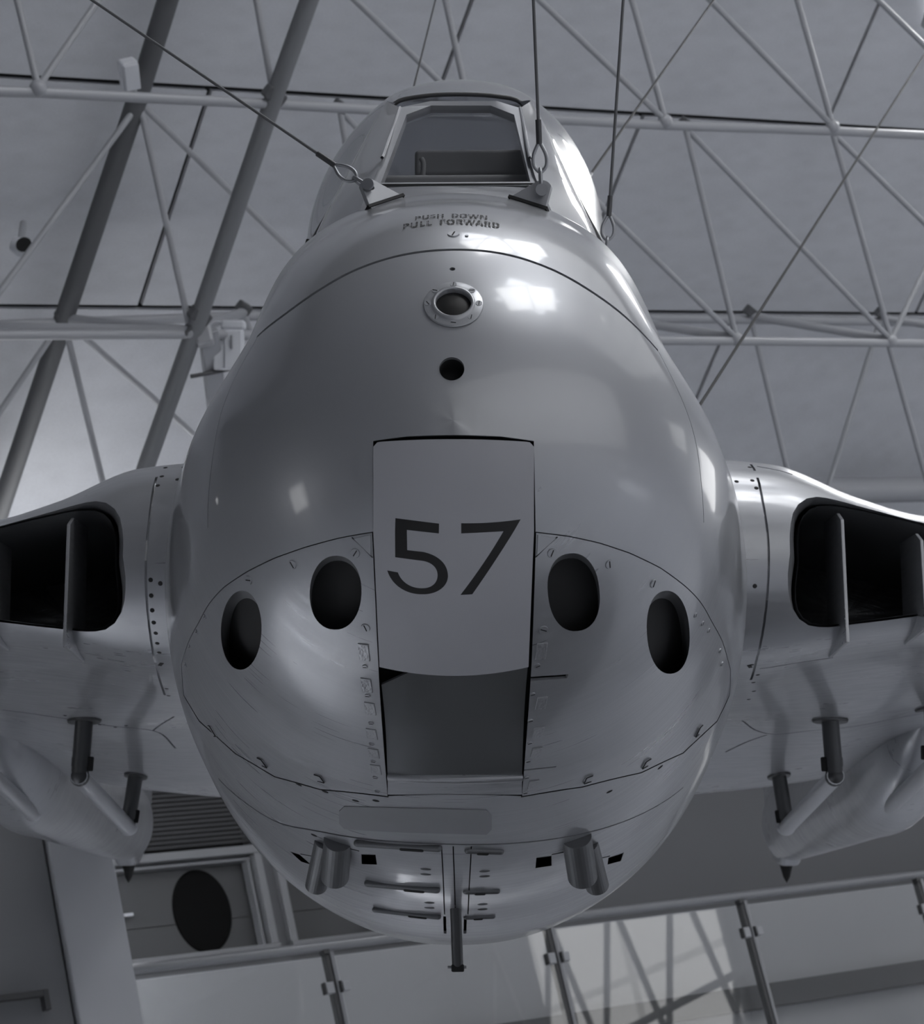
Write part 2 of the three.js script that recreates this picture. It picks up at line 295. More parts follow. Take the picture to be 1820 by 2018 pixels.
// ---- number panel with its lettering, recessed panel below it
const NP = { xl: (v) => 736 + (v > 0.4 ? (v - 0.4) * 24 : 0), xr: (v) => 1051 - (v > 0.4 ? (v - 0.4) * 22 : 0), yt: (u) => 872 - 6 * (1 - (2 * u - 1) ** 2), yb: (u) => 1305 + 17 * (1 - (2 * u - 1) ** 2) };
const npPx = (u, v) => { const r = 0.035, cu = Math.max(0, Math.abs(2 * u - 1) - 1 + 2 * r) / (2 * r), vv = v < 0.02 ? v : v, x = NP.xl(v) + (NP.xr(v) - NP.xl(v)) * u; return [x, NP.yt(u) + (NP.yb(u) - NP.yt(u)) * vv + 9 * cu ** 2 * (1 - v) ** 12]; };
function lettering() {
  const c = document.createElement('canvas'); c.width = 1024; c.height = 1408; const g = c.getContext('2d');
  const base = '#a9aab0'; g.fillStyle = base; g.fillRect(0, 0, c.width, c.height);
  for (let k = 0; k < 2600; k++) { const l = 160 + Math.floor(rnd() * 22); g.fillStyle = `rgba(${l},${l + 1},${l + 7},0.22)`; g.fillRect(rnd() * 1024, rnd() * 1408, 1 + rnd() * 3, 1 + rnd() * 3); }
  const P = (zx, zy) => { const x = 700 + zx / 2.62, y = 830 + zy / 2.62; let v = (y - 870) / 440; let u = 0.5; for (let k = 0; k < 4; k++) { u = (x - NP.xl(v)) / (NP.xr(v) - NP.xl(v)); v = (y - NP.yt(u)) / (NP.yb(u) - NP.yt(u)); } return [u * 1024, v * 1408]; };
  g.fillStyle = '#0b0b0d'; g.beginPath();
  const move = (a) => g.moveTo(...P(...a)), line = (...l) => l.forEach((a) => g.lineTo(...P(...a))), q = (a, b) => g.quadraticCurveTo(...P(...a), ...P(...b)), bz = (a, b, d) => g.bezierCurveTo(...P(...a), ...P(...b), ...P(...d));
  move([208, 500]); line([432, 528], [431, 578], [267, 560], [269, 663], [350, 672]);
  bz([430, 688], [478, 735], [478, 795]); bz([476, 850], [420, 886], [348, 886]); bz([260, 886], [190, 838], [168, 766]); line([222, 776]);
  bz([238, 822], [285, 856], [346, 856]); bz([395, 856], [425, 830], [425, 790]); bz([425, 752], [395, 724], [345, 717]); line([208, 699]); g.closePath(); g.fill();
  g.beginPath(); move([546, 526]); q([700, 528], [851, 506]); q([740, 700], [602, 886]); line([542, 889]); q([670, 730], [763, 567]); line([546, 578]); g.closePath(); g.fill();
  const t = new THREE.CanvasTexture(c); t.colorSpace = THREE.SRGBColorSpace; return t;
}
const numberPaint = new THREE.MeshPhysicalMaterial({ map: lettering(), roughness: 0.45, metalness: 0.05, clearcoat: 0.15, clearcoatRoughness: 0.35, side: THREE.DoubleSide });
const numberPanel = mesh('number_panel', bent(npPx, (u, v) => 0.003 + 0.02 * Math.max(0, v - 0.35) ** 1.2, 0.012, 40, 48), numberPaint, jet);
numberPanel.userData.label = 'matt painted nose panel with a black 57';
const rcPx = (u, v) => { const xl = 750 + 12 * v, xr = 1041 - 12 * v, yt = 1354 - 40 * Math.min(1, u / 0.3), yb = 1532; return [xl + (xr - xl) * u, yt + (yb - yt) * v]; };
const recess = mesh('recessed_panel', bent(rcPx, (u, v) => -0.006 - 0.022 * Math.sin(Math.PI * v) * (0.45 + 0.55 * Math.sin(Math.PI * u)), 0.006, 30, 40), M.recess, jet);  // darker grey carries the dark surroundings mirrored in this panel
mesh('lower_lip', bent((u, v) => [763 + (1028 - 763) * u, 1532 + 35 * v], (u, v) => -0.001 - 0.004 * Math.exp(-v * 9), 0.008, 24, 10), M.wing, jet);
mesh('lip_bead', tubeAlong(Array.from({ length: 13 }, (_, i) => { const p = onSkin(764 + 22 * i, 1534 + 5 * Math.sin(Math.PI * i / 12)); return p.addScaledVector(normalAt(p), -0.004); }), 0.011, 40, 10), M.wing, jet);
// back wall of the bay seen through the gap above the recessed panel
// ---- fasteners
const screwHead = cyl(0.0095, 0.0105, 0.003, 16), screwSlot = new THREE.BoxGeometry(0.015, 0.0012, 0.0022), rivetHead = new THREE.SphereGeometry(1, 10, 6, 0, 2 * Math.PI, 0, Math.PI / 2);
function screw(px, size = 1, spin = rnd() * 3, parent = jet, slot = true) {
  const s = onNormal(mesh('screw', screwHead, M.screw ?? M.silver, parent), px, 0.001, spin); s.scale.set(size, 1, size);
  if (slot) { const t = mesh('slot', screwSlot, M.dark, s); t.position.y = 0.0016; }
  return s;
}
for (const p of [[700, 1090], [576, 1113], [490, 1143], [1087, 1090], [1200, 1112], [1287, 1150], [720, 1237], [1070, 1241]]) screw(p);
for (const p of [[719, 1314], [724, 1371], [731, 1425], [732, 1466], [735, 1500], [739, 1532], [743, 1559], [1059, 1312], [1049, 1368], [1045, 1420], [1043, 1464], [1040, 1500], [1037, 1532], [1034, 1562]]) screw(p, 0.62, 0.2);
for (const p of [[404, 1215], [388, 1245], [374, 1275], [366, 1310], [1369, 1212], [1383, 1228], [1395, 1242], [1417, 1282], [1421, 1308]]) screw(p, 0.6, 1.2);
for (const p of [[893, 563], [857, 575], [843, 600], [858, 627], [893, 638], [928, 627], [943, 600], [929, 575]]) onNormal(screw(p, 0.75, 0), p, 0.0036, rnd() * 3);
screw([893, 462], 1.3); screw([919, 465], 0.4, 0, jet, false);
// clips along the middle gap, and the toggle latches round the lower edge
const clipPlate = new RoundedBoxGeometry(0.024, 0.003, 0.046, 2, 0.0012), wire = (pts, r) => new THREE.TubeGeometry(new THREE.CatmullRomCurve3(pts, false, 'catmullrom', 0.05), 24, r, 6);
for (const p of [[717, 1285], [722, 1350], [729, 1396], [732, 1446], [736, 1484], [740, 1516], [1066, 1283], [1066, 1385], [1060, 1442], [1056, 1482], [1050, 1546]]) {
  onNormal(mesh('clip_plate', clipPlate, M.silver, jet), p, 0.0008, (p[0] < 900 ? 0.06 : -0.1));
}
const latchPlate = new RoundedBoxGeometry(0.022, 0.0035, 0.03, 2, 0.0014), latchWire = wire([V(0.008, 0, -0.016), V(-0.008, 0.001, -0.016), V(-0.01, 0.001, 0.014), V(0.01, 0, 0.015)], 0.0012);
for (const [x, y, s] of [[1375, 1440, -0.5], [1272, 1504, -0.3], [1158, 1535, -0.15], [517, 1502, 0.5], [629, 1533, 0.3], [419, 1440, 0.9]]) {
  const l = onNormal(mesh('latch', latchPlate, M.silver, jet), [x, y], 0.001, s); const w = mesh('latch_wire', latchWire, M.dark, l); w.position.y = 0.002; w.scale.x = x < 897 ? -1 : 1;
}
// corner plates beside the number panel
for (const q of [[[732, 1051], [694, 1060], [733, 1098]], [[1057, 1051], [1098, 1059], [1055, 1097]]]) {
  const c = q.reduce((s, p) => [s[0] + p[0] / 3, s[1] + p[1] / 3], [0, 0]), sh = q.map(([x, y]) => onSkin(c[0] + (x - c[0]) * 0.86, c[1] + (y - c[1]) * 0.86)), nn = sh.map(normalAt);
  const top = sh.map((p, i) => p.clone().addScaledVector(nn[i], 0.004)), low = sh.map((p, i) => p.clone().addScaledVector(nn[i], -0.004));
  const pos = [...top, ...low].flatMap((p) => p.toArray()); mesh('corner_plate', toCreasedNormals(geo({ pos, idx: [0, 1, 2, 3, 5, 4, 0, 3, 1, 1, 3, 4, 1, 4, 2, 2, 4, 5, 2, 5, 0, 0, 5, 3] }), 0.3), M.silver, jet);
}
// ---- camera port on the upper nose
{
  const f = onNormal(mesh('camera_port', new THREE.LatheGeometry([[0.0375, -0.006], [0.0375, 0.0055], [0.041, 0.008], [0.0455, 0.0055], [0.048, 0.002], [0.0625, 0.0018], [0.064, -0.002]].map((p) => new THREE.Vector2(...p)), 56), M.silver, jet), [893, 599], 0);
  const lens = mesh('lens', new THREE.SphereGeometry(0.09, 32, 10, 0, 2 * Math.PI, 0, 0.43), M.lens ?? M.black, f); lens.position.y = -0.09 + 0.002;
  const h = onNormal(mesh('lamp_hole', new THREE.LatheGeometry([[0.0262, 0.0012], [0.0262, -0.05], [0.001, -0.05]].map((p) => new THREE.Vector2(...p)), 40), M.dark, jet), [890, 727], 0);
}
const heightAt = (x, b) => { let lo = 0, hi = 2; for (let k = 0; k < 40; k++) { const m = (lo + hi) / 2; if (field(V(x, m, -b)) < 0) lo = m; else hi = m; } return lo; };
// ---- stencilled words on the upper nose
{
  const c = document.createElement('canvas'); c.width = 1024; c.height = 256; const g = c.getContext('2d'); g.fillStyle = '#000'; g.fillRect(0, 0, 1024, 256); g.fillStyle = '#fff'; g.textAlign = 'center'; g.textBaseline = 'middle';
  const put = (s, y, x0, x1, h) => { g.save(); g.font = 'bold 100px sans-serif'; const w = g.measureText(s).width; g.translate((x0 + x1) / 2, y); g.scale((x1 - x0) / w, h / 72); g.fillText(s, 0, 0); g.restore(); };
  put('PUSH  DOWN', 72, 150, 850, 72); put('PULL  FORWARD', 182, 40, 960, 72);
  g.fillStyle = '#000'; for (const y of [72, 182]) g.fillRect(0, y - 5, 1024, 9);                       // the bridges of the stencil
  for (let x = 62; x < 1000; x += 71) g.fillRect(x, 130, 6, 110); for (let x = 172; x < 860; x += 71) g.fillRect(x, 20, 6, 100);
  const t = new THREE.CanvasTexture(c), ink = new THREE.MeshStandardMaterial({ color: grey(0.02), roughness: 0.6, alphaMap: t, transparent: true, side: THREE.DoubleSide, polygonOffset: true, polygonOffsetFactor: -2 });
  const b0 = -onSkin(893, 449).z, b1 = -onSkin(893, 420).z, w = onSkin(1000, 446).x - onSkin(786, 446).x, pos = [], uv = [], idx = [], nu = 24, nv = 4;
  for (let j = 0; j <= nv; j++) for (let i = 0; i <= nu; i++) {
    const x = (i / nu - 0.5) * w, b = b0 + (b1 - b0) * j / nv, t2 = Math.sqrt(b), y = heightAt(x, b), p = V(x, y, -b); p.addScaledVector(normalAt(p), 0.0009); pos.push(p.x, p.y, p.z); uv.push(i / nu, j / nv);
  }
  for (let j = 0; j < nv; j++) for (let i = 0; i < nu; i++) { const a = j * (nu + 1) + i; idx.push(a, a + 1, a + nu + 2, a, a + nu + 2, a + nu + 1); }
  mesh('stencilled_words', geo({ pos, uv, idx }), ink, jet);
}
// ---- belly: hinges, small plates, ejector chutes, mast, plain patch
const capsule = (l, r) => { const g = new THREE.CapsuleGeometry(r, l, 4, 10); g.rotateZ(Math.PI / 2); return g; };
for (const [x0, y0, x1, y1, h] of [[707, 1662, 865, 1672, 0.014], [727, 1741, 862, 1754, 0.014], [741, 1793, 865, 1807, 0.012], [921, 1676, 985, 1678, 0.013], [917, 1757, 978, 1756, 0.012], [917, 1808, 970, 1806, 0.01]]) {
  const pts = resample(local([[x0, y0], [(x0 + x1) / 2, (y0 + y1) / 2], [x1, y1]]), 9), c = pts[4], l = pts[0].distanceTo(pts[8]), n = normalAt(c), d = pts[8].clone().sub(pts[0]).normalize();
  const o = mesh('door_hinge', capsule(l, h * 0.7), M.chute, jet); o.position.copy(c); const zz = d.clone().cross(n).normalize(); o.quaternion.setFromRotationMatrix(new THREE.Matrix4().makeBasis(d, zz.clone().cross(d), zz));
  const pin = mesh('hinge_pin', capsule(l * 0.25, h * 0.42), M.dark, o); pin.position.set(l * 0.18 * (x0 < 900 ? 1 : -0.3), h * 0.5, 0);
}
for (const [x, y] of [[838, 1718], [845, 1784], [954, 1722], [950, 1787]]) for (const d of [-5, 5]) onNormal(mesh('rivet', rivetHead, M.chute, jet), [x, y + d], 0).scale.set(0.014, 0.003, 0.006);
for (const [x, y] of [[700, 1578], [740, 1578], [588, 1546], [640, 1560], [618, 1646], [1300, 1512], [1200, 1560]]) onNormal(mesh('rivet', rivetHead, M.dark, jet), [x, y], 0).scale.set(0.009, 0.002, 0.005);
mesh('belly_patch', bent((u, v) => { const e = Math.max(0, Math.abs(2 * u - 1) - 0.93) / 0.07, k = 0.5 + (v - 0.5) * Math.sqrt(Math.max(0, 1 - 0.7 * e * e)); return [668 + 300 * u, 1588 + 8 * u + (44 + (u < 0.5 ? 4 * Math.sin(u * Math.PI) : 4)) * k]; }, () => 0.0022, 0.004, 30, 8), M.patch ?? M.panel, jet);
for (const [x0, y0, x1, y1] of [[592, 1683, 652, 1694], [688, 1672, 707, 1677], [1086, 1684, 1128, 1676], [1163, 1696, 1200, 1687]]) { const q = resample(local([[x0, y0], [(x0 + x1) / 2, (y0 + y1) / 2], [x1, y1]]), 8); mesh('pull_wire', tubeAlong(q, 0.0016, 16, 5), M.dark, jet); }
const chute = (() => { const r = 0.034, pts = []; for (let k = 0; k <= 14; k++) { const a = Math.PI * k / 14; pts.push(new THREE.Vector2(r * Math.cos(a), r * Math.sin(a))); } const s = new THREE.Shape(pts); const g = new THREE.ExtrudeGeometry(s, { depth: 1, bevelEnabled: true, bevelSize: 0.002, bevelThickness: 0.002, bevelSegments: 2, curveSegments: 2 }); return g; })();
for (const [x0, y0, x1, y1, w] of [[664, 1668, 659, 1728, 38], [638, 1672, 622, 1746, 30], [1137, 1662, 1147, 1728, 40], [1158, 1676, 1176, 1746, 32]]) {
  const p = onSkin(x0, y0), q = at(x1, y1, -p.z + 0.12), d = q.clone().sub(p), o = mesh('ejector_chute', chute, M.chute, jet);
  const zz = d.clone().normalize(), n = V(0, 0, 1), yy = n.addScaledVector(zz, -n.dot(zz)).normalize(), xx = yy.clone().cross(zz); const k = w / 38;
  o.quaternion.setFromRotationMatrix(new THREE.Matrix4().makeBasis(xx, yy, zz)); o.position.copy(p).addScaledVector(zz, -0.03); o.scale.set(k, k, d.length() + 0.03);
  const lip = mesh('chute_mouth', new THREE.CylinderGeometry(0.022, 0.022, 0.004, 16, 1, false, 0, Math.PI), M.dark, o); lip.rotation.set(Math.PI / 2, Math.PI / 2, 0, 'XYZ'); lip.position.set(0, 0.002, 1.0); lip.scale.set(1, 1, 1);
}
{
  const p = onSkin(897, 1795), q = at(901, 1908, -p.z + 0.05), mast = mesh('aerial_mast', new RoundedBoxGeometry(0.03, 1, 0.055, 3, 0.012), M.tubeDark, jet), d = q.clone().sub(p);
  mast.position.copy(p).addScaledVector(d, 0.44); mast.scale.y = d.length() * 1.12; mast.quaternion.setFromUnitVectors(V(0, -1, 0), d.clone().normalize());
  const foot = mesh('mast_foot', new RoundedBoxGeometry(0.034, 0.02, 0.06, 2, 0.004), M.black, jet); foot.position.copy(q);
  between('mast_crossbar', M.steel, at(881, 1906, -q.z), at(918, 1906, -q.z), 0.0035, jet);
}

// ------------------------------------------------------------------ windscreen and canopy
const loft = (rows, closeU = false, uvScale = 1, vScale = uvScale) => {      // rows of points -> smooth sheet
  const pos = [], uv = [], idx = [], n = rows[0].length; rows.forEach((r, j) => r.forEach((p, i) => { pos.push(p.x, p.y, p.z); uv.push(i / (n - 1) * uvScale, j / (rows.length - 1) * vScale); }));
  for (let j = 0; j < rows.length - 1; j++) for (let i = 0; i < n - 1; i++) { const a = j * n + i; idx.push(a, a + 1, a + n + 1, a, a + n + 1, a + n); }
  return geo({ pos, uv, idx });
};
const interRows = (rows, m) => { const n = rows[0].length, cs = Array.from({ length: n }, (_, i) => new THREE.CatmullRomCurve3(rows.map((r) => r[i]), false, 'centripetal')); return Array.from({ length: m }, (_, j) => cs.map((c) => c.getPoint(j / (m - 1)))); };
const ARCH_B = 1.45;
const archPx = [[596, 540], [608, 492], [655, 404], [705, 318], [752, 240], [778, 203], [830, 190], [905, 186], [978, 190], [1022, 200], [1052, 236], [1105, 330], [1152, 420], [1188, 492], [1200, 540]];
const bubblePx = [[602, 545], [605, 480], [612, 428], [640, 346], [690, 268], [760, 204], [830, 174], [905, 164], [985, 174], [1050, 204], [1110, 256], [1155, 330], [1181, 408], [1191, 480], [1196, 545]];
const arch = resample(archPx.map(([x, y]) => at(x, y, ARCH_B)), 61), bub = resample(bubblePx.map(([x, y]) => at(x, y, 1.88)), 61);
const shrink = (r, b, k, dy) => r.map((p) => V(p.x * k, 0.75 + (p.y - 0.75) * k + dy, -b));
const canopy = mesh('canopy', loft(interRows([arch, bub, shrink(bub, 2.35, 0.94, -0.02), shrink(bub, 2.85, 0.7, -0.02), shrink(bub, 3.25, 0.4, 0.02)], 40)), M.canopyGlass, jet);
// hoop: the front frame of the canopy, and the sliding rail at its foot
mesh('canopy_hoop', tubeAlong(arch, 0.0065), M.postDark, canopy);
const WS_B0 = 0.92, WS_B1 = 1.36;
const wsOut = [[731, 367], [787, 212], [848, 199], [978, 199], [1024, 213], [1060, 365]], wsIn = [[750, 360], [800, 226], [848, 208], [966, 208], [1012, 226], [1044, 358]];
const wsAt = ([x, y]) => { const k = Math.min(1, Math.max(0, (366 - y) / 160)); return at(x, y, WS_B0 + (WS_B1 - WS_B0) * k); };
{
  const o = wsOut.map(wsAt), i_ = wsIn.map(wsAt), n = o.length, back = V(0, -0.012, -0.028), pos = [], idx = [];
  for (const p of [...o, ...i_, ...o.map((p) => p.clone().add(back)), ...i_.map((p) => p.clone().add(back))]) pos.push(p.x, p.y, p.z);
  for (let k = 0; k < n; k++) { const l = (k + 1) % n; idx.push(k, n + l, l, k, n + k, n + l, n + k, 3 * n + l, n + l, n + k, 3 * n + k, 3 * n + l, 2 * n + k, l, 2 * n + l, 2 * n + k, k, l, 2 * n + k, 2 * n + l, 3 * n + l, 2 * n + k, 3 * n + l, 3 * n + k); }
  const frame = mesh('windscreen_frame', toCreasedNormals(geo({ pos, idx }), 0.4), M.silver, jet);
  const gp = i_.map((p) => p.clone().addScaledVector(back, 0.5)), gpos = gp.flatMap((p) => p.toArray());
  mesh('windscreen_pane', geo({ pos: gpos, idx: [0, 1, 5, 1, 4, 5, 1, 2, 4, 2, 3, 4] }), M.pane, frame);
  // quarter panes between the frame and the hoop
  for (const s of [0, 1]) {
    const a = resample([...(s ? [wsOut[4], wsOut[5]] : [wsOut[1], wsOut[0]]).map(wsAt), s ? at(1096, 440, WS_B0) : at(700, 440, WS_B0)], 14), h = resample((s ? archPx.slice(9, 15) : archPx.slice(0, 6).reverse()).map(([x, y]) => at(x, y, ARCH_B - 0.01)), 14);
    const mid = a.map((p, i) => p.clone().add(h[i]).multiplyScalar(0.5).add(V((s ? 1 : -1) * 0.03, 0.012, 0))); mesh('quarter_pane', loft(interRows([a, mid, h], 10)), M.quarter, frame);
    mesh('pane_strip', tubeAlong(a.slice(0, 9), 0.0045, 20), M.silver, frame);
  }
  mesh('windscreen_sill', (() => { const rows = [[[724, 372], [800, 368], [905, 367], [1000, 368], [1068, 372]].map(([x, y]) => at(x, y, WS_B0 - 0.002)), [[700, 440], [800, 415], [905, 400], [1000, 415], [1096, 440]].map(([x, y]) => at(x, y, WS_B0 - 0.03))].map((r) => resample(r, 24)); return loft(interRows(rows, 8)); })(), M.silver, frame);
  mesh('windscreen_bead', tubeAlong([wsAt([738, 365]), wsAt([900, 364]), wsAt([1056, 363])], 0.0035, 24, 6), M.dark, frame);
}
{ const cl = mesh('canopy_latch', new RoundedBoxGeometry(0.02, 0.05, 0.04, 2, 0.004), M.black, canopy); cl.position.copy(at(606, 492, ARCH_B)); cl.rotation.z = -0.25; }
// cockpit: what the windscreen shows inside
{
  const gs = mesh('gunsight_shelf', new RoundedBoxGeometry(0.34, 0.075, 0.16, 3, 0.012), M.cockpit, jet); gs.position.copy(at(938, 338, 1.5));
  const tr = mesh('cockpit_coaming', new RoundedBoxGeometry(0.46, 0.04, 0.3, 3, 0.015), M.cockpit, jet); tr.position.copy(at(900, 392, 1.35));
  const post = mesh('gunsight', tubeAlong([at(832, 352, 1.3), at(833, 320, 1.3), at(829, 312, 1.3)], 0.007, 12), M.cockpit, jet);
  const hr = mesh('headrest', new RoundedBoxGeometry(0.26, 0.24, 0.07, 3, 0.03), M.cockpit, jet); hr.position.copy(at(915, 420, 2.3));
}
// ---- lifting lugs on the upper nose
const nearSkin = (px, py) => { for (let k = 0; k < 60; k++) { const h = onSkin(px, py + k); if (h) return h.add(V(0, k * 0.0004, 0)); } };
function lug(base0, base1, eyePx) {
  const p = onSkin(...base0) ?? nearSkin(...base0), q = onSkin(...base1) ?? at(...base1, -p.z + 0.03), e = at(eyePx[0], eyePx[1], (-p.z - q.z) / 2 + 0.0), d = q.clone().sub(p), L = d.length(), x = d.clone().normalize(), c = p.clone().addScaledVector(d, 0.5);
  const h = e.clone().sub(c), hx = h.dot(x), y = h.addScaledVector(x, -hx), hy = y.length(); y.normalize(); const z = x.clone().cross(y);
  const s = new THREE.Shape(); const r = 0.026; s.moveTo(-L / 2, -0.02); s.lineTo(L / 2, -0.02); s.lineTo(L / 2, 0.004); const a0 = hx > 0 ? -0.4 : 0.9; 
  s.lineTo(hx + r * Math.cos(0.75), hy + r * Math.sin(0.75)); s.absarc(hx, hy, r, 0.75, Math.PI - 0.75, false); s.lineTo(-L / 2, 0.004); s.closePath();
  const hole = new THREE.Path(); hole.absarc(hx, hy, 0.009, 0, 2 * Math.PI, true); s.holes.push(hole);
  const g = new THREE.ExtrudeGeometry(s, { depth: 0.012, bevelEnabled: true, bevelSize: 0.0015, bevelThickness: 0.0015, bevelSegments: 2 }); g.translate(0, 0, -0.006);
  const o = mesh('lifting_lug', g, M.steelPaint, jet); o.position.copy(c); o.quaternion.setFromRotationMatrix(new THREE.Matrix4().makeBasis(x, y, z));
  const slotG = new THREE.BoxGeometry(L * 1.15, 0.008, 0.022); const sl = mesh('lug_slot', slotG, M.dark, o); sl.position.set(0, 0.002, 0);
  return e;
}
const lugL = lug([728, 411], [789, 391], [729, 373]), lugR = lug([1073, 414], [1007, 393], [1066, 377]);
// ------------------------------------------------------------------ wings with their intakes
const wS = pchip([0.55, 0.72, 0.95, 1.2, 1.39, 1.9, 2.6, 5.8], [1.1, 1.06, 1.0, 0.76, 0.63, 0.52, 0.43, 0.2]);
const wC = pchip([0.55, 0.72, 0.95, 1.2, 1.39, 1.9, 2.6, 5.8], [0.2, 0.2, 0.2, 0.175, 0.16, 0.15, 0.17, 0.38]);
const wL = pchip([0.55, 0.95, 1.4, 2.6, 5.8], [1.93, 1.97, 2.02, 2.16, 2.75]), wK = pchip([0.55, 0.95, 2.0, 5.8], [1, 1, 1, 0.55]);
const foil = new THREE.CatmullRomCurve3([[4.66, -0.275], [4.1, 0.0], [3.4, 0.28], [2.8, 0.45], [2.4, 0.51], [2.17, 0.48], [2.03, 0.38], [1.97, 0.23], [1.975, 0.1], [2.03, 0.0], [2.14, -0.07], [2.34, -0.105], [2.8, -0.125], [3.3, -0.137], [3.62, -0.147], [4.1, -0.208], [4.66, -0.285]].map(([b, y]) => V(b, y, 0)), false, 'centripetal');
foil.arcLengthDivisions = 600;
const foilPts = Array.from({ length: 121 }, (_, i) => foil.getPointAt(i / 120));
const wA = pchip([0.55, 0.95, 1.29, 1.65, 2.6, 5.8], [-0.15, -0.15, -0.156, -0.1, 0.02, 0.32]), wT = pchip([0.55, 0.98, 1.41, 1.84, 2.6, 5.8], [-0.33, -0.3, -0.245, -0.14, 0.0, 0.3]);
const sm01 = (t) => { t = Math.min(1, Math.max(0, t)); return t * t * (3 - 2 * t); };
const wingY = (x, f) => {          // the aft lower surface keeps to the flap line and the trailing edge read off the photograph
  const raw = (y) => wC(x) + (y - 0.2) * wS(x), a = wA(x) - raw(-0.147), t = wT(x) - raw(-0.285);
  return raw(f.y) + (f.x < 3.62 ? a * sm01((f.x - 2.5) / 1.12) : a + (t - a) * sm01((f.x - 3.62) / 1.04));
};
const wingPoint = (x, f) => V(x, wingY(x, f), -(wL(x) + (f.x - 1.97) * wK(x)));
function wingSolid(side) {
  const xs = []; for (let x = 0.55; x < 2.2; x += 0.03) xs.push(x); for (let x = 2.2; x <= 5.801; x += 0.2) xs.push(x);
  const n = foilPts.length, pos = [], uv = [], idx = [];
  xs.forEach((x) => foilPts.forEach((f, i) => { const p = wingPoint(x, f); pos.push(side * p.x, p.y, p.z); uv.push(x, i / n * 5); }));
  const tri = (a, b, c) => side > 0 ? idx.push(a, b, c) : idx.push(a, c, b);
  for (let j = 0; j < xs.length - 1; j++) for (let i = 0; i < n; i++) { const k = (i + 1) % n, a = j * n + i, b = j * n + k, c = a + n, d = b + n; tri(a, b, d); tri(a, d, c); }
  for (const [j, flip] of [[0, true], [xs.length - 1, false]]) {        // end caps: strips between the upper and the lower line
    for (let i = 0; i < (n - 1) / 2; i++) { const a = j * n + i, b = j * n + i + 1, c = j * n + n - 1 - i, d = j * n + n - 2 - i; if (a !== c) (flip ? tri(a, c, b) : tri(a, b, c)); if (b !== d) (flip ? tri(b, c, d) : tri(b, d, c)); }
  }
  const g = geo({ pos, uv, idx }); g.computeVertexNormals(); return g;
}
// pick a point on the wing surface through a pixel
function onMesh(o, px, py) {
  const rc = new THREE.Raycaster(EYE.clone(), pixelRay(px, py).normalize()); const h = rc.intersectObject(o, false)[0]; if (!h) return null;
  const n = h.face.normal.clone(); const p = h.point.clone().applyMatrix4(planeInv); if (n.dot(p.clone().sub(eyeL)) > 0) n.negate(); return { p, n };
}
const intakePx = [[1563, 1110], [1562, 1060], [1568, 1022], [1590, 999], [1625, 995], [1720, 1012], [1820, 1036], [1930, 1066], [1985, 1088], [2006, 1120], [1998, 1165], [1970, 1186], [1900, 1201], [1820, 1212], [1700, 1228], [1612, 1237], [1580, 1230], [1562, 1208], [1557, 1170]];
const intake = resample(intakePx.map(([x, y]) => at(x, y, 2.12)).concat([at(1563, 1110, 2.12)]), 61).slice(0, 60).map((p) => [p.x, p.y]);
function bellMouth(side) {         // the duct: flared where it opens, then straight
  const steps = [[-1.8, 0.05], [-1.96, 0.034], [-1.99, 0.024], [-2.02, 0.015], [-2.06, 0.007], [-2.1, 0.002], [-2.16, 0], [-3.0, -0.02]], rows = steps.map(([z, d]) => grow(intake, d).map(([x, y]) => V(side * x, y, z)));
  const n = 60, pos = [], uv = [], idx = []; rows.forEach((r, j) => r.forEach((p, i) => { pos.push(p.x, p.y, p.z); uv.push(i / 10, j); }));
  const area = intake.reduce((s, p, i) => s + p[0] * intake[(i + 1) % n][1] - p[1] * intake[(i + 1) % n][0], 0) * side;
  const tri = (a, b, c) => area < 0 ? idx.push(a, b, c) : idx.push(a, c, b);
  for (let j = 0; j < rows.length - 1; j++) for (let i = 0; i < n; i++) { const k = (i + 1) % n, a = j * n + i, b = j * n + k; tri(a, b, b + n); tri(a, b + n, a + n); }
  for (const [j, f] of [[0, 1], [rows.length - 1, 0]]) { const c = rows[j].reduce((s, p) => s.add(p), V()).multiplyScalar(1 / n), m = pos.length / 3; pos.push(c.x, c.y, c.z); uv.push(0, 0); for (let i = 0; i < n; i++) f ? tri(m, j * n + (i + 1) % n, j * n + i) : tri(m, j * n + i, j * n + (i + 1) % n); }
  const g = geo({ pos, uv, idx }); return { g, rows };
}
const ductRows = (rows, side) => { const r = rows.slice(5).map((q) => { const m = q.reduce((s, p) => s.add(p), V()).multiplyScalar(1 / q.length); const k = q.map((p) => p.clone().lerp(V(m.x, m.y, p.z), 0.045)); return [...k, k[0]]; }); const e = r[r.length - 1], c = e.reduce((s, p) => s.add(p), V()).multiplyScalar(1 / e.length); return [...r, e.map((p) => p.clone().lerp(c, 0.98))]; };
const rail = [];
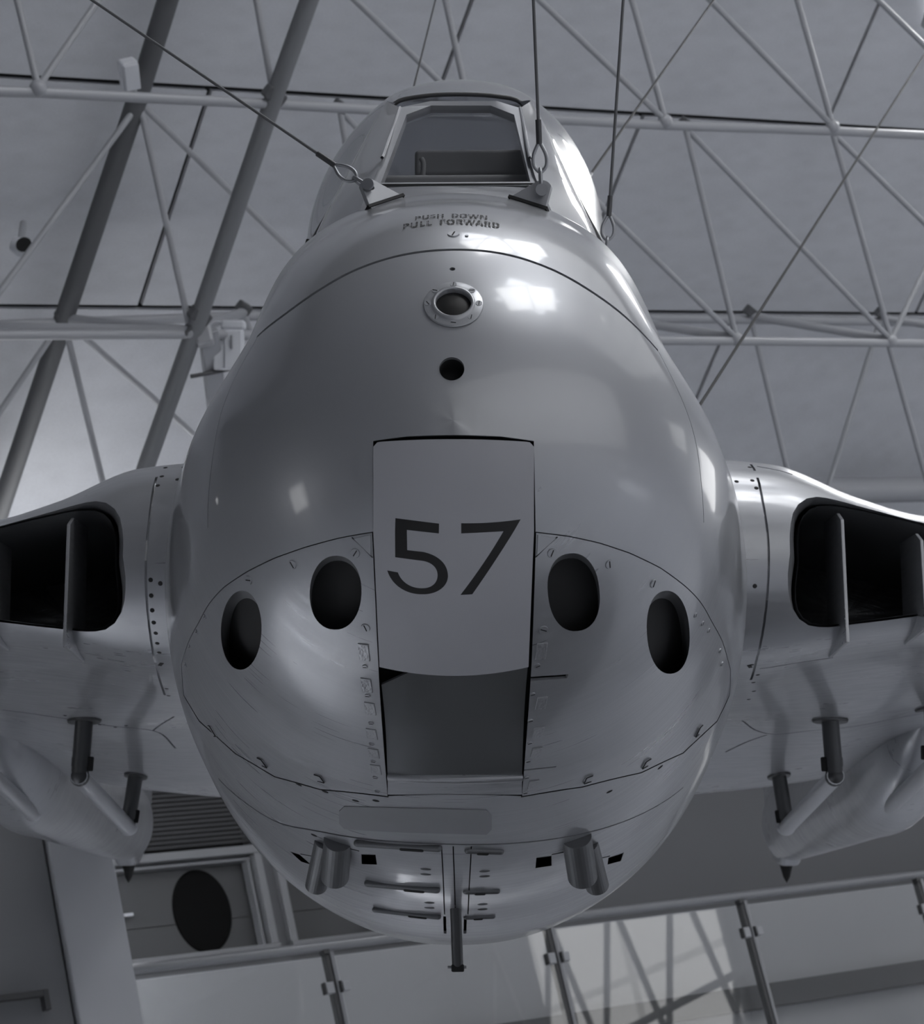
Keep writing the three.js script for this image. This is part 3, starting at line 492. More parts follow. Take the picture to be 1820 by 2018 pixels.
for (const side of [1, -1]) {
  const flip = (px) => side > 0 ? px : mirror(px);
  const solid = wingSolid(side), plain = new THREE.Mesh(solid, M.wing); plain.applyMatrix4(planeM); plain.updateMatrixWorld(true); plain.material = new THREE.MeshBasicMaterial({ side: THREE.DoubleSide });
  const wgap = (px, w, n = 16) => { const h = px.map(([x, y]) => onMesh(plain, x, y)).filter(Boolean); if (h.length < 2) return null; const pts = resample(h.map((q) => q.p), n), cv = new THREE.CatmullRomCurve3(h.map((q) => q.n)), ns = Array.from({ length: n }, (_, i) => cv.getPoint(i / (n - 1)).normalize()); return simple(sweep(pts, ns, w / 2, 0.01, 0.012)); };
  let g = simple(solid); const bm = bellMouth(side); g = cut(g, simple(bm.g));
  const lines = side > 0 ? [[[1478, 915], [1500, 980], [1512, 1060], [1512, 1150], [1504, 1230], [1492, 1290], [1478, 1340]], [[1490, 919], [1560, 935], [1640, 958], [1730, 985], [1815, 1010]], [[1460, 1420], [1490, 1440], [1525, 1447], [1620, 1438], [1720, 1425], [1818, 1406]], [[1428, 1482], [1470, 1462], [1510, 1448]], [[1495, 1318], [1560, 1308], [1640, 1296]]]
    : [[[308, 940], [295, 1010], [287, 1090], [287, 1160], [293, 1230], [304, 1300], [324, 1370]], [[4, 1399], [60, 1406], [140, 1418], [220, 1431], [300, 1440], [345, 1475]], [[300, 1440], [322, 1424], [342, 1412]]];
  const gs = lines.map((l) => wgap(l, 0.0075, 22)).filter(Boolean); for (const q of gs) g = cut(g, q);
  const wing = mesh('wing', g, M.wing, jet); wing.userData.label = side > 0 ? 'wing on the right of the picture' : 'wing on the left of the picture';
  mesh('intake_duct', loft(ductRows(bm.rows, side)), M.duct, wing);  // dark grey lining: the shade of the duct depth is in the colour
  for (const [x, y0, y1] of [[1658, 1022, 1259], [1813, 1062, 1233]]) {    // splitter vanes
    const p = at(x, y0, 2.1), q = at(x, y1, 2.02), len = 0.34, s = new THREE.Shape(); s.moveTo(0, q.y - 0.01); s.lineTo(0.02, p.y - 0.02); s.lineTo(0.09, p.y + 0.012); s.lineTo(len, p.y + 0.03); s.lineTo(len, q.y - 0.01); s.closePath();
    const vg = new THREE.ExtrudeGeometry(s, { depth: 0.006, bevelEnabled: true, bevelSize: 0.002, bevelThickness: 0.002, bevelSegments: 2 }); vg.rotateY(Math.PI / 2); vg.translate(-0.003, 0, 0);
    const o = mesh('intake_vane', vg, M.wing, wing); o.position.set(side * (p.x + q.x) / 2 - (side > 0 ? 0 : 0.006), 0, -2.0);
  }
  // rivets along the root fairing
  const dots = side > 0 ? [[1450, 949], [1481, 947], [1489, 962], [1486, 1155], [1480, 1310], [1492, 1330], [1483, 1345], [1484, 1362], [1474, 1378], [1476, 921]] : [[318, 939], [349, 945], [310, 957], [325, 922], [361, 921], [296, 1143], [315, 1150], [297, 1174], [299, 1203], [302, 1227], [306, 1248], [309, 1268], [313, 1286], [327, 1357], [331, 1371], [226, 1433], [247, 1430], [196, 1428], [127, 1410]];
  for (const [x, y] of dots) { const h = onMesh(plain, x, y); if (!h) continue; const o = mesh('rivet', rivetHead, M.dark, wing); o.position.copy(h.p); o.quaternion.setFromUnitVectors(V(0, 1, 0), h.n); o.scale.set(0.007, 0.002, 0.007); }
  const cover = side > 0 ? [1476, 1313] : [316, 1309]; { const h = onMesh(plain, ...cover); if (h) { const o = mesh('access_slot', new RoundedBoxGeometry(0.035, 0.003, 0.012, 2, 0.001), M.dark, wing); o.position.copy(h.p); o.quaternion.setFromUnitVectors(V(0, 1, 0), h.n); } }
  // launcher posts and rails under the wing
  const post = (fx, fy, bx, by, r, name = 'launcher_post') => {
    const [[x0, y0], [x1, y1]] = flip([[fx, fy], [bx, by]]), h = onMesh(plain, x0, y0); if (!h) return null;
    const p = h.p, q = at(x1, y1, -p.z + 0.02), o = between(name, M.tubeDark, p.clone().addScaledVector(p.clone().sub(q).normalize(), 0.03), q, r, wing);
    const f = mesh('post_flange', cyl(r * 1.9, r * 2.0, 0.008, 24), M.tubeDark, wing); f.position.copy(p).addScaledVector(h.n, 0.004); f.quaternion.setFromUnitVectors(V(0, 1, 0), h.n); f.scale.set(1.1, 1, 0.8);
    const c = mesh('post_collar', cyl(r * 1.05, r * 1.05, 0.03, 18), M.tubeDark, wing); c.quaternion.copy(o.quaternion); c.position.copy(q).addScaledVector(p.clone().sub(q).normalize(), 0.05);
    const lugB = mesh('post_cleat', new RoundedBoxGeometry(0.022, 0.05, 0.03, 2, 0.005), M.black, wing); lugB.quaternion.copy(o.quaternion); lugB.position.copy(q).add(V(side * -r * 1.0, r * 1.4, 0.01));
    return q;
  };
  const pairs = [[post(1634, 1419, 1643, 1531, 0.031), post(1533, 1528, 1549, 1630, 0.029)], [post(1836, 1392, 1838, 1508, 0.031), post(1724, 1506, 1738, 1603, 0.029)]];
  for (const [a, b] of pairs) if (a && b) {
    const d = b.clone().sub(a).normalize(); between('launcher_rail', M.railMetal, a.clone().addScaledVector(d, -0.02), b.clone().addScaledVector(d, 0.02), 0.031, wing);
    between('launcher_rail_spine', M.railMetal, a.clone().add(V(0, 0.032, 0)), b.clone().add(V(0, 0.032, 0)), 0.008, wing);
    const e = mesh('rail_cap', new THREE.SphereGeometry(0.036, 18, 12), M.railMetal, wing); e.position.copy(b).addScaledVector(d, 0.02); e.scale.set(1, 0.85, 1);
    const e2 = mesh('rail_joint', new THREE.SphereGeometry(0.034, 18, 12), M.tubeDark, wing); e2.position.copy(a);
  }
  // tail boom, fin and tail bumper
  const [[bx0, by0], [bx1, by1]] = flip([[1795, 1500], [1547, 1622]]), A = at(bx0, by0, 4.3), B = at(bx1, by1, 8.0), ring = [];
  for (const [k, rx, ry, drop] of [[-0.08, 0.02, 0.02, 0.12], [-0.04, 0.1, 0.12, 0.08], [0.04, 0.16, 0.2, 0.03], [0.12, 0.185, 0.235, 0], [0.3, 0.185, 0.235, 0], [0.6, 0.165, 0.225, 0], [0.85, 0.145, 0.215, 0], [0.97, 0.135, 0.205, 0], [1.0, 0.13, 0.2, 0], [1.03, 0.1, 0.16, 0], [1.045, 0.05, 0.09, 0], [1.05, 0.003, 0.005, 0]]) {
    const c = A.clone().lerp(B, k); ring.push(Array.from({ length: 41 }, (_, i) => { const a = -i / 40 * 2 * Math.PI; return V(c.x + rx * Math.cos(a), c.y + drop + ry * Math.sin(a), c.z); }));
  }
  const boom = mesh('tail_boom', loft(interRows(ring, 60), false, 1, 4), M.wing, jet);
  const fs = new THREE.Shape(); fs.moveTo(7.2, 0.05); fs.bezierCurveTo(7.4, 0.6, 7.7, 1.0, 8.0, 1.05); fs.bezierCurveTo(8.5, 1.05, 8.6, 0.6, 8.5, 0.2); fs.bezierCurveTo(8.4, -0.1, 8.2, -0.2, 7.9, -0.2); fs.closePath();
  const fg = new THREE.ExtrudeGeometry(fs, { depth: 0.05, bevelEnabled: true, bevelSize: 0.03, bevelThickness: 0.03, bevelSegments: 4, curveSegments: 16 }); fg.rotateY(Math.PI / 2); fg.translate(-0.025, 0, 0);
  const fin = mesh('fin', fg, M.wing, jet); fin.position.set(B.x, B.y, 0);
  const bump = mesh('tail_bumper', new THREE.LatheGeometry([[0.001, -0.09], [0.018, -0.06], [0.034, 0.0], [0.05, 0.06], [0.05, 0.1]].map((p) => new THREE.Vector2(...p)), 20), M.black, jet); bump.position.copy(at(...flip([[1547, 1706]])[0], 8.0)); 
  rail.push({ boom: B });
}
{ // tailplane between the fins
  const a = rail[0].boom, b = rail[1].boom, s = new THREE.Shape(); s.moveTo(-0.35, 0); s.bezierCurveTo(-0.3, 0.07, 0.1, 0.06, 0.4, 0); s.bezierCurveTo(0.1, -0.06, -0.3, -0.07, -0.35, 0);
  const g = new THREE.ExtrudeGeometry(s, { depth: Math.abs(a.x - b.x), bevelEnabled: false, curveSegments: 16 }); g.rotateY(Math.PI / 2); 
  const o = mesh('tailplane', g, M.wing, jet); o.position.set(Math.min(a.x, b.x), a.y + 0.62, -7.95);
  mesh('jet_pipe', new THREE.CylinderGeometry(0.24, 0.3, 0.4, 32, 1, true), M.dark, jet).position.set(0, 0, -5.3); jet.children.at(-1).rotation.x = Math.PI / 2;
}
tag(jet, 'silver jet fighter hung nose towards the viewer, black 57 on its nose', 'aircraft');
// ------------------------------------------------------------------ roof: ceiling panels, tube frame
const HR = V(Math.cos(32.5 * Math.PI / 180), 0, -Math.sin(32.5 * Math.PI / 180)), DN = V(-0.5340721, -0.60203333, -0.59356791).normalize(), RN = HR.clone().cross(DN).normalize();
const Q0 = EYE.clone().addScaledVector(pixelRay(910, 213), 15);
const onRoof = (px, py, off = 0) => { const d = pixelRay(px, py), o = Q0.clone().addScaledVector(RN, -off), t = RN.dot(o.clone().sub(EYE)) / RN.dot(d); return EYE.clone().addScaledVector(d, t); };
const gk = HR.dot(DN), roofAC = (p) => { const q = p.clone().sub(Q0), x = q.dot(HR), y = q.dot(DN), c = (y - gk * x) / (1 - gk * gk); return [x - gk * c, c]; };
const roofPt = (a, c, off = 0) => Q0.clone().addScaledVector(HR, a).addScaledVector(DN, c).addScaledVector(RN, -off);
const cJ = [[0, 160], [910, 203], [1820, 251]].map(([x, y]) => roofAC(onRoof(x, y))[1]), cJ2 = [[0, 606], [1400, 614], [1820, 620]].map(([x, y]) => roofAC(onRoof(x, y))[1]);
const c1 = cJ.reduce((a, b) => a + b) / 3, c2 = cJ2.reduce((a, b) => a + b) / 3, rowH = c2 - c1;
const seamA = (px, py) => roofAC(onRoof(px, py))[0];
const pitchA = seamA(1635, 230) - seamA(870, 165);
{
  const ceiling = structure(group('ceiling'), 'light sloping roof lining of large panels'), back = [];
  const rowStart = { '-1': seamA(870, 165), 0: seamA(390, 250), 1: seamA(1412, 690) };
  const slabGeo = new THREE.BoxGeometry(1, 1, 1), mats = [M.ceil0, M.ceil1, M.ceil2];
  for (let r = -3; r <= 1; r++) for (let k = -4; k <= 5; k++) {
    const a0 = (rowStart[r] ?? rowStart[-1] + r * 0.8) + k * pitchA, c0 = c1 + r * rowH, hc = r === 1 ? rowH * 1.6 : rowH, g = 0.016, m = 0.04, pos = [];
    if (a0 > 16 || a0 + pitchA < -9) continue;
    for (const off of [0, -m]) for (const [a, c] of [[a0 + g, c0 + g], [a0 + pitchA - g, c0 + g], [a0 + pitchA - g, c0 + hc - g], [a0 + g, c0 + hc - g]]) { const p = roofPt(a, c, off); pos.push(p.x, p.y, p.z); }
    const gg = geo({ pos, uv: [0, 0, 3, 0, 3, 3, 0, 3, 0, 0, 3, 0, 3, 3, 0, 3], idx: [0, 1, 2, 0, 2, 3, 4, 6, 5, 4, 7, 6, 0, 5, 1, 0, 4, 5, 1, 6, 2, 1, 5, 6, 2, 7, 3, 2, 6, 7, 3, 4, 0, 3, 7, 4] });
    mesh('ceiling_panel', toCreasedNormals(gg, 0.3), M.ceiling, ceiling);
  }
  const pos = []; for (const off of [-0.06, -0.2]) for (const [a, c] of [[-14, -8], [20, -8], [20, 9], [-14, 9]]) { const p = roofPt(a, c, off); pos.push(p.x, p.y, p.z); }
  mesh('roof_deck', toCreasedNormals(geo({ pos, idx: [0, 1, 2, 0, 2, 3, 4, 6, 5, 4, 7, 6, 0, 5, 1, 0, 4, 5, 1, 6, 2, 1, 5, 6, 2, 7, 3, 2, 6, 7, 3, 4, 0, 3, 7, 4] }), 0.3), M.roofBack, ceiling);
}
const frame = structure(group('roof_frame'), 'space frame of welded tubes under the ceiling');
const LO = { U: 0.28, L: 1.0 };
const tubePx = (name, m, x0, y0, l0, x1, y1, l1, r) => between(name, m, onRoof(x0, y0, LO[l0]), onRoof(x1, y1, LO[l1]), r, frame);
const U0 = [[-350, -235], [-20, -225], [155, -222], [465, -225], [828, -224], [1184, -220], [1510, -215], [1840, -210]], L1 = [[-300, 163], [75, 172], [540, 195], [925, 217], [1310, 237], [1640, 248], [2000, 265]];
const U1 = [[-80, 190], [275, 203], [670, 218], [1010, 235], [1350, 252], [1640, 262], [1945, 272]], L2 = [[-400, 652], [-60, 655], [375, 652], [745, 660], [1095, 664], [1450, 666], [1755, 670], [2060, 674]];
const U2 = [[-250, 640], [125, 628], [480, 615], [830, 612], [1150, 618], [1478, 622], [1735, 626], [2030, 632]], L3 = [[-190, 1090], [235, 1085], [640, 1085], [1000, 1085], [1300, 1085], [1590, 1090], [1865, 1090], [2150, 1090]];
const webs = [];
for (const [i, j] of [[1, 1], [3, 2], [4, 3], [5, 4], [6, 5], [4, 4], [5, 5], [6, 6], [3, 3]]) webs.push([U0[i], L1[j]]);
webs.push([[350, -225], L1[1]]);
for (const [i, j] of [[0, 1], [1, 1], [1, 2], [1, 3], [2, 3], [2, 4], [3, 4], [3, 5], [4, 5], [4, 6], [5, 6], [6, 6], [5, 7], [0, 0]]) webs.push([U1[i], L2[j]]);
for (const [i, j] of [[1, 0], [1, 1], [1, 2], [0, 0], [5, 5], [6, 5], [6, 6], [7, 6], [2, 2], [4, 4]]) webs.push([U2[i], L3[j]]);
for (const [p, q] of webs) tubePx('web_tube', M.tube, ...p, 'U', ...q, 'L', 0.019);
for (const [i, j] of [[1, 2], [0, 2], [4, 5], [5, 6], [6, 7], [2, 2]]) tubePx('brace_tube', M.tube, ...U2[i], 'U', ...L2[j], 'L', 0.03);
for (const [row, dy, l] of [[L1, 10, 'L'], [L2, 6, 'L']]) for (let k = 0; k < row.length - 1; k++) tubePx('chord_tube', M.tube, row[k][0], row[k][1] + dy, l, row[k + 1][0], row[k + 1][1] + dy, l, 0.029);
for (let k = 0; k < U2.length - 1; k++) tubePx('purlin_tube', M.tube, U2[k][0], U2[k][1] + 8, 'U', U2[k + 1][0], U2[k + 1][1] + 8, 'U', 0.03);
const ribL = [[690, -225], [540, 192], [390, 632], [290, 912], [232, 1085]], ribU = [[400, -225], [272, 190], [125, 630], [15, 960], [-28, 1090]];
for (let k = 0; k < 4; k++) { tubePx('rib_tube', M.tubeRib, ...ribL[k], 'L', ...ribL[k + 1], 'L', 0.052); tubePx('rib_tube', M.tubeShade, ...ribU[k], 'U', ...ribU[k + 1], 'U', 0.06); }  // upper rib: its shading and shadow are put into the dark grey
const ball = new THREE.SphereGeometry(1, 18, 12), plate = new RoundedBoxGeometry(0.16, 0.22, 0.14, 3, 0.03);
for (const [x, y] of [...L1, ...L2.slice(2)]) { const o = mesh('node_ball', ball, M.tube, frame); o.position.copy(onRoof(x, y + 2, LO.L)); o.scale.setScalar(0.046); }
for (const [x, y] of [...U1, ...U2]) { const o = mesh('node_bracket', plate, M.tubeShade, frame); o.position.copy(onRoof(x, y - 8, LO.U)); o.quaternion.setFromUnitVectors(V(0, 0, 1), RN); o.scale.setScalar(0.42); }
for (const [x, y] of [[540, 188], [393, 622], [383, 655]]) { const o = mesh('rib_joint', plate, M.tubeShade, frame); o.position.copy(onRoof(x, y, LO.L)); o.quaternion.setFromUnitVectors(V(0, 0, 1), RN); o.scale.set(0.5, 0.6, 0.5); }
{ // eaves beam seen at the right edge
  const p = onRoof(1600, 968, 0.3), q = onRoof(1900, 962, 0.3), o = between('eaves_beam', M.tube, p, q, 0.1, frame); 
}
// white switch box and its bracket on the frame, small lamp, small box on the rib
{
  const c = onRoof(452, 690, LO.L), b = group('switch_box'); b.position.copy(c); b.quaternion.setFromRotationMatrix(new THREE.Matrix4().extractRotation(camera.matrixWorld));
  const k = 12.9 / FL * 1.0, w = (px) => px * 0.00285;
  mesh('housing', new RoundedBoxGeometry(w(62), w(82), 0.14, 3, 0.015), M.white, b).position.set(0, 0, 0);
  mesh('lid', new RoundedBoxGeometry(w(34), w(76), 0.02, 2, 0.006), M.white, b).position.set(w(10), 0, 0.08);
  mesh('cap', new RoundedBoxGeometry(w(50), w(20), 0.11, 3, 0.02), M.white, b).position.set(w(8), w(50), 0);
  mesh('lever', new RoundedBoxGeometry(0.012, w(26), 0.03, 2, 0.004), M.steel, b).position.set(w(8), w(14), 0.1);
  mesh('cable_loop', new THREE.TorusGeometry(w(16), 0.007, 8, 24, Math.PI), M.white, b).position.set(w(-22), w(40), 0.04);
  tag(b, 'white switch box with a rounded cap on the roof frame left of the nose', 'switch box');
  const s = group('bracket_arm'); const top = onRoof(410, 650, LO.L), bot = onRoof(432, 840, LO.L); s.position.copy(top);
  const arm = mesh('channel', new RoundedBoxGeometry(0.11, 1, 0.07, 2, 0.01), M.tube, s), d = bot.clone().sub(top); arm.scale.y = d.length(); arm.position.copy(d).multiplyScalar(0.5); arm.quaternion.setFromUnitVectors(V(0, 1, 0), d.clone().normalize());
  const stay = between('stay_rod', M.tubeDark, onRoof(376, 742, 1.05).sub(top), onRoof(490, 720, 1.05).sub(top), 0.012, s);
  { const q = mesh('clamp_plate', plate, M.tube, s); q.position.copy(onRoof(402, 660, 1.02).sub(top)); q.scale.setScalar(0.6); }
  tag(s, 'grey channel arm hanging below the white switch box with a thin dark stay', 'bracket');
  const l = group('spot_lamp'), lp = onRoof(40, 486, 0.5); l.position.copy(lp);
  between('stem', M.tube, V(), onRoof(46, 440, 0.1).sub(lp), 0.02, l); mesh('head', new THREE.LatheGeometry([[0.001, 0.05], [0.04, 0.045], [0.055, 0], [0.05, -0.06], [0.03, -0.07]].map((p) => new THREE.Vector2(...p)), 20), M.white, l).rotation.z = 0.9;
  mesh('lens', new THREE.CircleGeometry(0.045, 20), M.black, l).position.set(0.03, -0.02, 0.055);
  tag(l, 'small pale spot lamp on a short stem near the left edge of the ceiling', 'lamp');
  const j = group('junction_box'), jp = onRoof(254, 146, 0.45); j.position.copy(jp); j.quaternion.setFromUnitVectors(V(0, 0, 1), RN.clone().negate());
  mesh('housing', new RoundedBoxGeometry(0.1, 0.17, 0.09, 3, 0.02), M.white, j); mesh('lid', new RoundedBoxGeometry(0.085, 0.15, 0.02, 2, 0.006), M.white, j).position.z = 0.05; mesh('gland', cyl(0.016, 0.016, 0.05, 12), M.tube, j).position.set(0.02, -0.1, 0);
  tag(j, 'small pale junction box on the dark upper rib at the upper left', 'junction box');
}
// ------------------------------------------------------------------ cables that carry the aircraft
const world = (p) => p.clone().applyMatrix4(planeM);
function hoist(name, eyeLocal, far, label, r = 0.004) {
  const o = group(name), e = world(eyeLocal), d = far.clone().sub(e).normalize(); o.position.copy(e);
  const side = d.clone().cross(V(0, 0, 1).transformDirection(planeM)).normalize(), nrm = side.clone().cross(d);
  const P = (along, across, out = 0) => d.clone().multiplyScalar(along).addScaledVector(side, across).addScaledVector(nrm, out);
  mesh('shackle', new THREE.TubeGeometry(new THREE.CatmullRomCurve3([P(-0.012, 0, 0.016), P(0.015, 0, 0.017), P(0.045, 0, 0.011), P(0.055, 0, 0), P(0.045, 0, -0.011), P(0.015, 0, -0.017), P(-0.012, 0, -0.016)]), 36, 0.0048, 8), M.steel, o);
  const pin = between('shackle_pin', M.steel, P(0, 0, -0.024), P(0, 0, 0.024), 0.0085, o); between('pin_head', M.steel, P(0, 0, 0.022), P(0, 0, 0.03), 0.015, o);
  mesh('thimble', new THREE.TubeGeometry(new THREE.CatmullRomCurve3([P(0.12, 0.002), P(0.085, 0.016), P(0.06, 0.014), P(0.047, 0), P(0.06, -0.014), P(0.085, -0.016), P(0.12, -0.002)]), 36, 0.0045, 8), M.steel, o);
  between('ferrule', M.tubeDark, P(0.115, 0), P(0.175, 0), 0.0075, o);
  between('wire', M.wire, P(0.17, 0), far.clone().sub(e), r, o);
  return tag(o, label, 'cable');
}
const upTo = (p, px, py, depth) => { const a = world(p), q = EYE.clone().addScaledVector(pixelRay(px, py), depth), d = q.sub(a).normalize(), t1 = (12.75 - a.y) / d.y, t2 = RN.dot(Q0.clone().sub(a)) / RN.dot(d); return a.clone().addScaledVector(d, Math.min(t1, t2 > 0 ? t2 : 1e9)); };
hoist('hoist_cable', lugL, upTo(lugL, -330, -348, 6.6), 'steel cable rising to the upper left from the left lifting lug');
hoist('hoist_cable', lugR, upTo(lugR, 1040, -260, 5.9), 'nearly upright steel cable rising from the right lifting lug');
hoist('hoist_cable', at(1194, 505, 1.55), upTo(at(1194, 505, 1.55), 1241, -200, 6.9), 'thin dark cable rising steeply from the right foot of the canopy', 0.0045);
function stay(px0, b, px1, label, r) { const o = group('stay_cable'), p = world(at(...px0, b)), q = onRoof(...px1, 0); o.position.copy(p); between('wire', M.wireDark, V(), q.clone().sub(p), r, o); const s = between('socket', M.steel, q.clone().sub(p).multiplyScalar(0.001), q.clone().sub(p).normalize().multiplyScalar(0.12), r * 2.2, o); return tag(o, label, 'cable'); }
stay([1340, 858], 3.2, [1960, -110], 'dark cable crossing the right side from the wing root to the upper right corner', 0.0058);
stay([1150, 362], 3.3, [1610, -290], 'dark cable slanting up to the right from behind the canopy', 0.0048);
stay([803, 220], 3.3, [890, -130], 'short thin dark cable rising just left of the canopy top', 0.004);

// ------------------------------------------------------------------ gallery: glass balustrade, column, window wall
const wallBox = (u0, u1, y0, y1, n0, n1) => { const g = new THREE.BoxGeometry(Math.abs(u1 - u0), Math.abs(y1 - y0), Math.abs(n1 - n0)); return { g, p: hall((u0 + u1) / 2, (y0 + y1) / 2, (n0 + n1) / 2) }; };
const turn = new THREE.Quaternion().setFromRotationMatrix(new THREE.Matrix4().makeBasis(U, V(0, 1, 0), N.clone().negate()));
function slab(name, m, u0, u1, y0, y1, n0, n1, parent = scene, round = 0) {
  const w = [Math.abs(u1 - u0), Math.abs(y1 - y0), Math.abs(n1 - n0)], o = mesh(name, round ? new RoundedBoxGeometry(...w, 2, Math.min(round, ...w.map((v) => v * 0.45))) : new THREE.BoxGeometry(...w), m, parent);
  o.position.copy(hall((u0 + u1) / 2, (y0 + y1) / 2, (n0 + n1) / 2)); o.quaternion.copy(turn); if (parent !== scene) o.position.sub(parent.position); return o;
}
const R = (px, py) => onWall(px, py, RAIL_N), Wl = (px, py, n = WALL_N) => onWall(px, py, n);
const railY = (R(700, 1858).y + R(1500, 1760).y) / 2;
const postU = [[650, 1886], [1083, 1828], [1462, 1770], [1806, 1715]].map((p) => R(...p).u), pitchU = (postU[3] - postU[0]) / 3;
{
  const rl = group('hand_rail'); const a = R(262, 1905), b = R(2150, 1672); rl.position.copy(hall(a.u, railY, RAIL_N));
  between('rail_tube', M.railSteel, hall(a.u - 0.3, railY, RAIL_N).sub(rl.position), hall(b.u, railY, RAIL_N).sub(rl.position), 0.03, rl, new THREE.CylinderGeometry(1, 1, 1, 28));
  tag(rl, 'long round steel hand rail along the top of the glass balustrade', 'handrail');
  const names = ['balustrade post left of the belly mast, first from the pale column', 'first balustrade post to the right of the belly mast', 'balustrade post between the pane that mirrors the roof frame and the plain pane', 'balustrade post cut by the right edge of the picture'];
  postU.forEach((u, k) => {
    const p = group('balustrade_post'); p.position.copy(hall(u, 2.2, RAIL_N + 0.02));
    slab('upright', M.postDark, u - 0.03, u + 0.0, 2.2, railY - 0.03, RAIL_N, RAIL_N + 0.05, p, 0.004);
    slab('upright_facing', M.railSteel, u + 0.002, u + 0.03, 2.2, railY - 0.03, RAIL_N - 0.008, RAIL_N + 0.05, p, 0.006);
    slab('rail_saddle', M.postDark, u - 0.05, u - 0.005, railY - 0.05, railY - 0.02, RAIL_N - 0.02, RAIL_N + 0.03, p, 0.004);
    const cy = railY - 0.255; 
    for (const s of [-1, 1]) { const c = slab('glass_clamp', M.clamp, u + s * 0.058 - 0.028, u + s * 0.058 + 0.028, cy - 0.035, cy + 0.035, RAIL_N - 0.03, RAIL_N + 0.02, p, 0.006); slab('clamp_jaw', M.postDark, u + s * 0.058 - 0.04, u + s * 0.058 - 0.029, cy - 0.035, cy + 0.035, RAIL_N - 0.03, RAIL_N + 0.01, p, 0.003); if (s > 0) c.scale.set(0.9, 0.85, 1); }
    tag(p, names[k], 'post');
  });
  const panes = ['glass pane between the pale column and the first balustrade post', 'glass pane below the belly mast', 'glass pane that mirrors the roof frame', 'glass pane right of the mirroring pane', 'glass pane at the right edge'];
  for (let k = 0; k < 5; k++) {
    const u0 = k ? postU[k - 1] + 0.04 : postU[0] - pitchU + 0.04, u1 = k < 4 ? postU[k] - 0.04 : postU[3] + pitchU - 0.04;
    tag(slab('glass_pane', M.glass, u0, u1, 2.25, railY - 0.07, RAIL_N - 0.008, RAIL_N + 0.002), panes[k], 'glass');
  }
  // what stands behind the glass: gallery floor edge, pale front and dark band
  const d0 = Wl(1143, 1997, RAIL_N + 0.9), d1 = Wl(1820, 1888, RAIL_N + 0.9), e1 = Wl(1820, 1932, RAIL_N + 0.9); const yT = (d0.y + d1.y) / 2, yB = yT - (d1.y - e1.y);
  structure(slab('trim_1', M.bandDark, Wl(1000, 1997, RAIL_N + 0.9).u - 0.6, d1.u + 6, yB, yT, RAIL_N + 0.9, RAIL_N + 1.0));
  structure(slab('wall_gallery', M.wallPale, postU[0] - 3.2, d1.u + 6, -0.02, railY + 0.12, RAIL_N + 1.0, RAIL_N + 1.15));
}
{ // column in front of the balustrade end
  const n = RAIL_N - 0.5, a = Wl(91, 1645, n), b = Wl(160, 2018, n), c = Wl(224, 1700, n), d = Wl(286, 2018, n), u0 = (a.u + b.u) / 2, u1 = (c.u + d.u) / 2;
  structure(slab('column_1', M.column, u0, u1, -0.02, 5.9, n, n + 0.45, scene, 0.01), 'pale square column at the lower left');
  structure(slab('wall_left_return', M.wallDark, u0 - 5, u0 - 0.02, -0.02, 7.5, n + 0.03, n + 0.6));
  const g = group('wall_rail'), m = n - 0.03, p = Wl(-40, 1976, m), q = Wl(91, 1951, m), e = Wl(91, 1992, m); g.position.copy(q.p);
  const yy = q.y; slab('bar', M.postDark, p.u, q.u, yy - 0.035, yy, m - 0.03, m + 0.02, g, 0.006); slab('end_leg', M.postDark, q.u - 0.035, q.u, e.y, yy, m - 0.032, m + 0.022, g, 0.006); slab('stand_off', M.postDark, q.u - 0.5, q.u - 0.46, yy - 0.03, yy - 0.005, m + 0.02, n + 0.035, g);
  tag(g, 'dark square wall rail with a bent end in the lower left corner', 'rail');
}
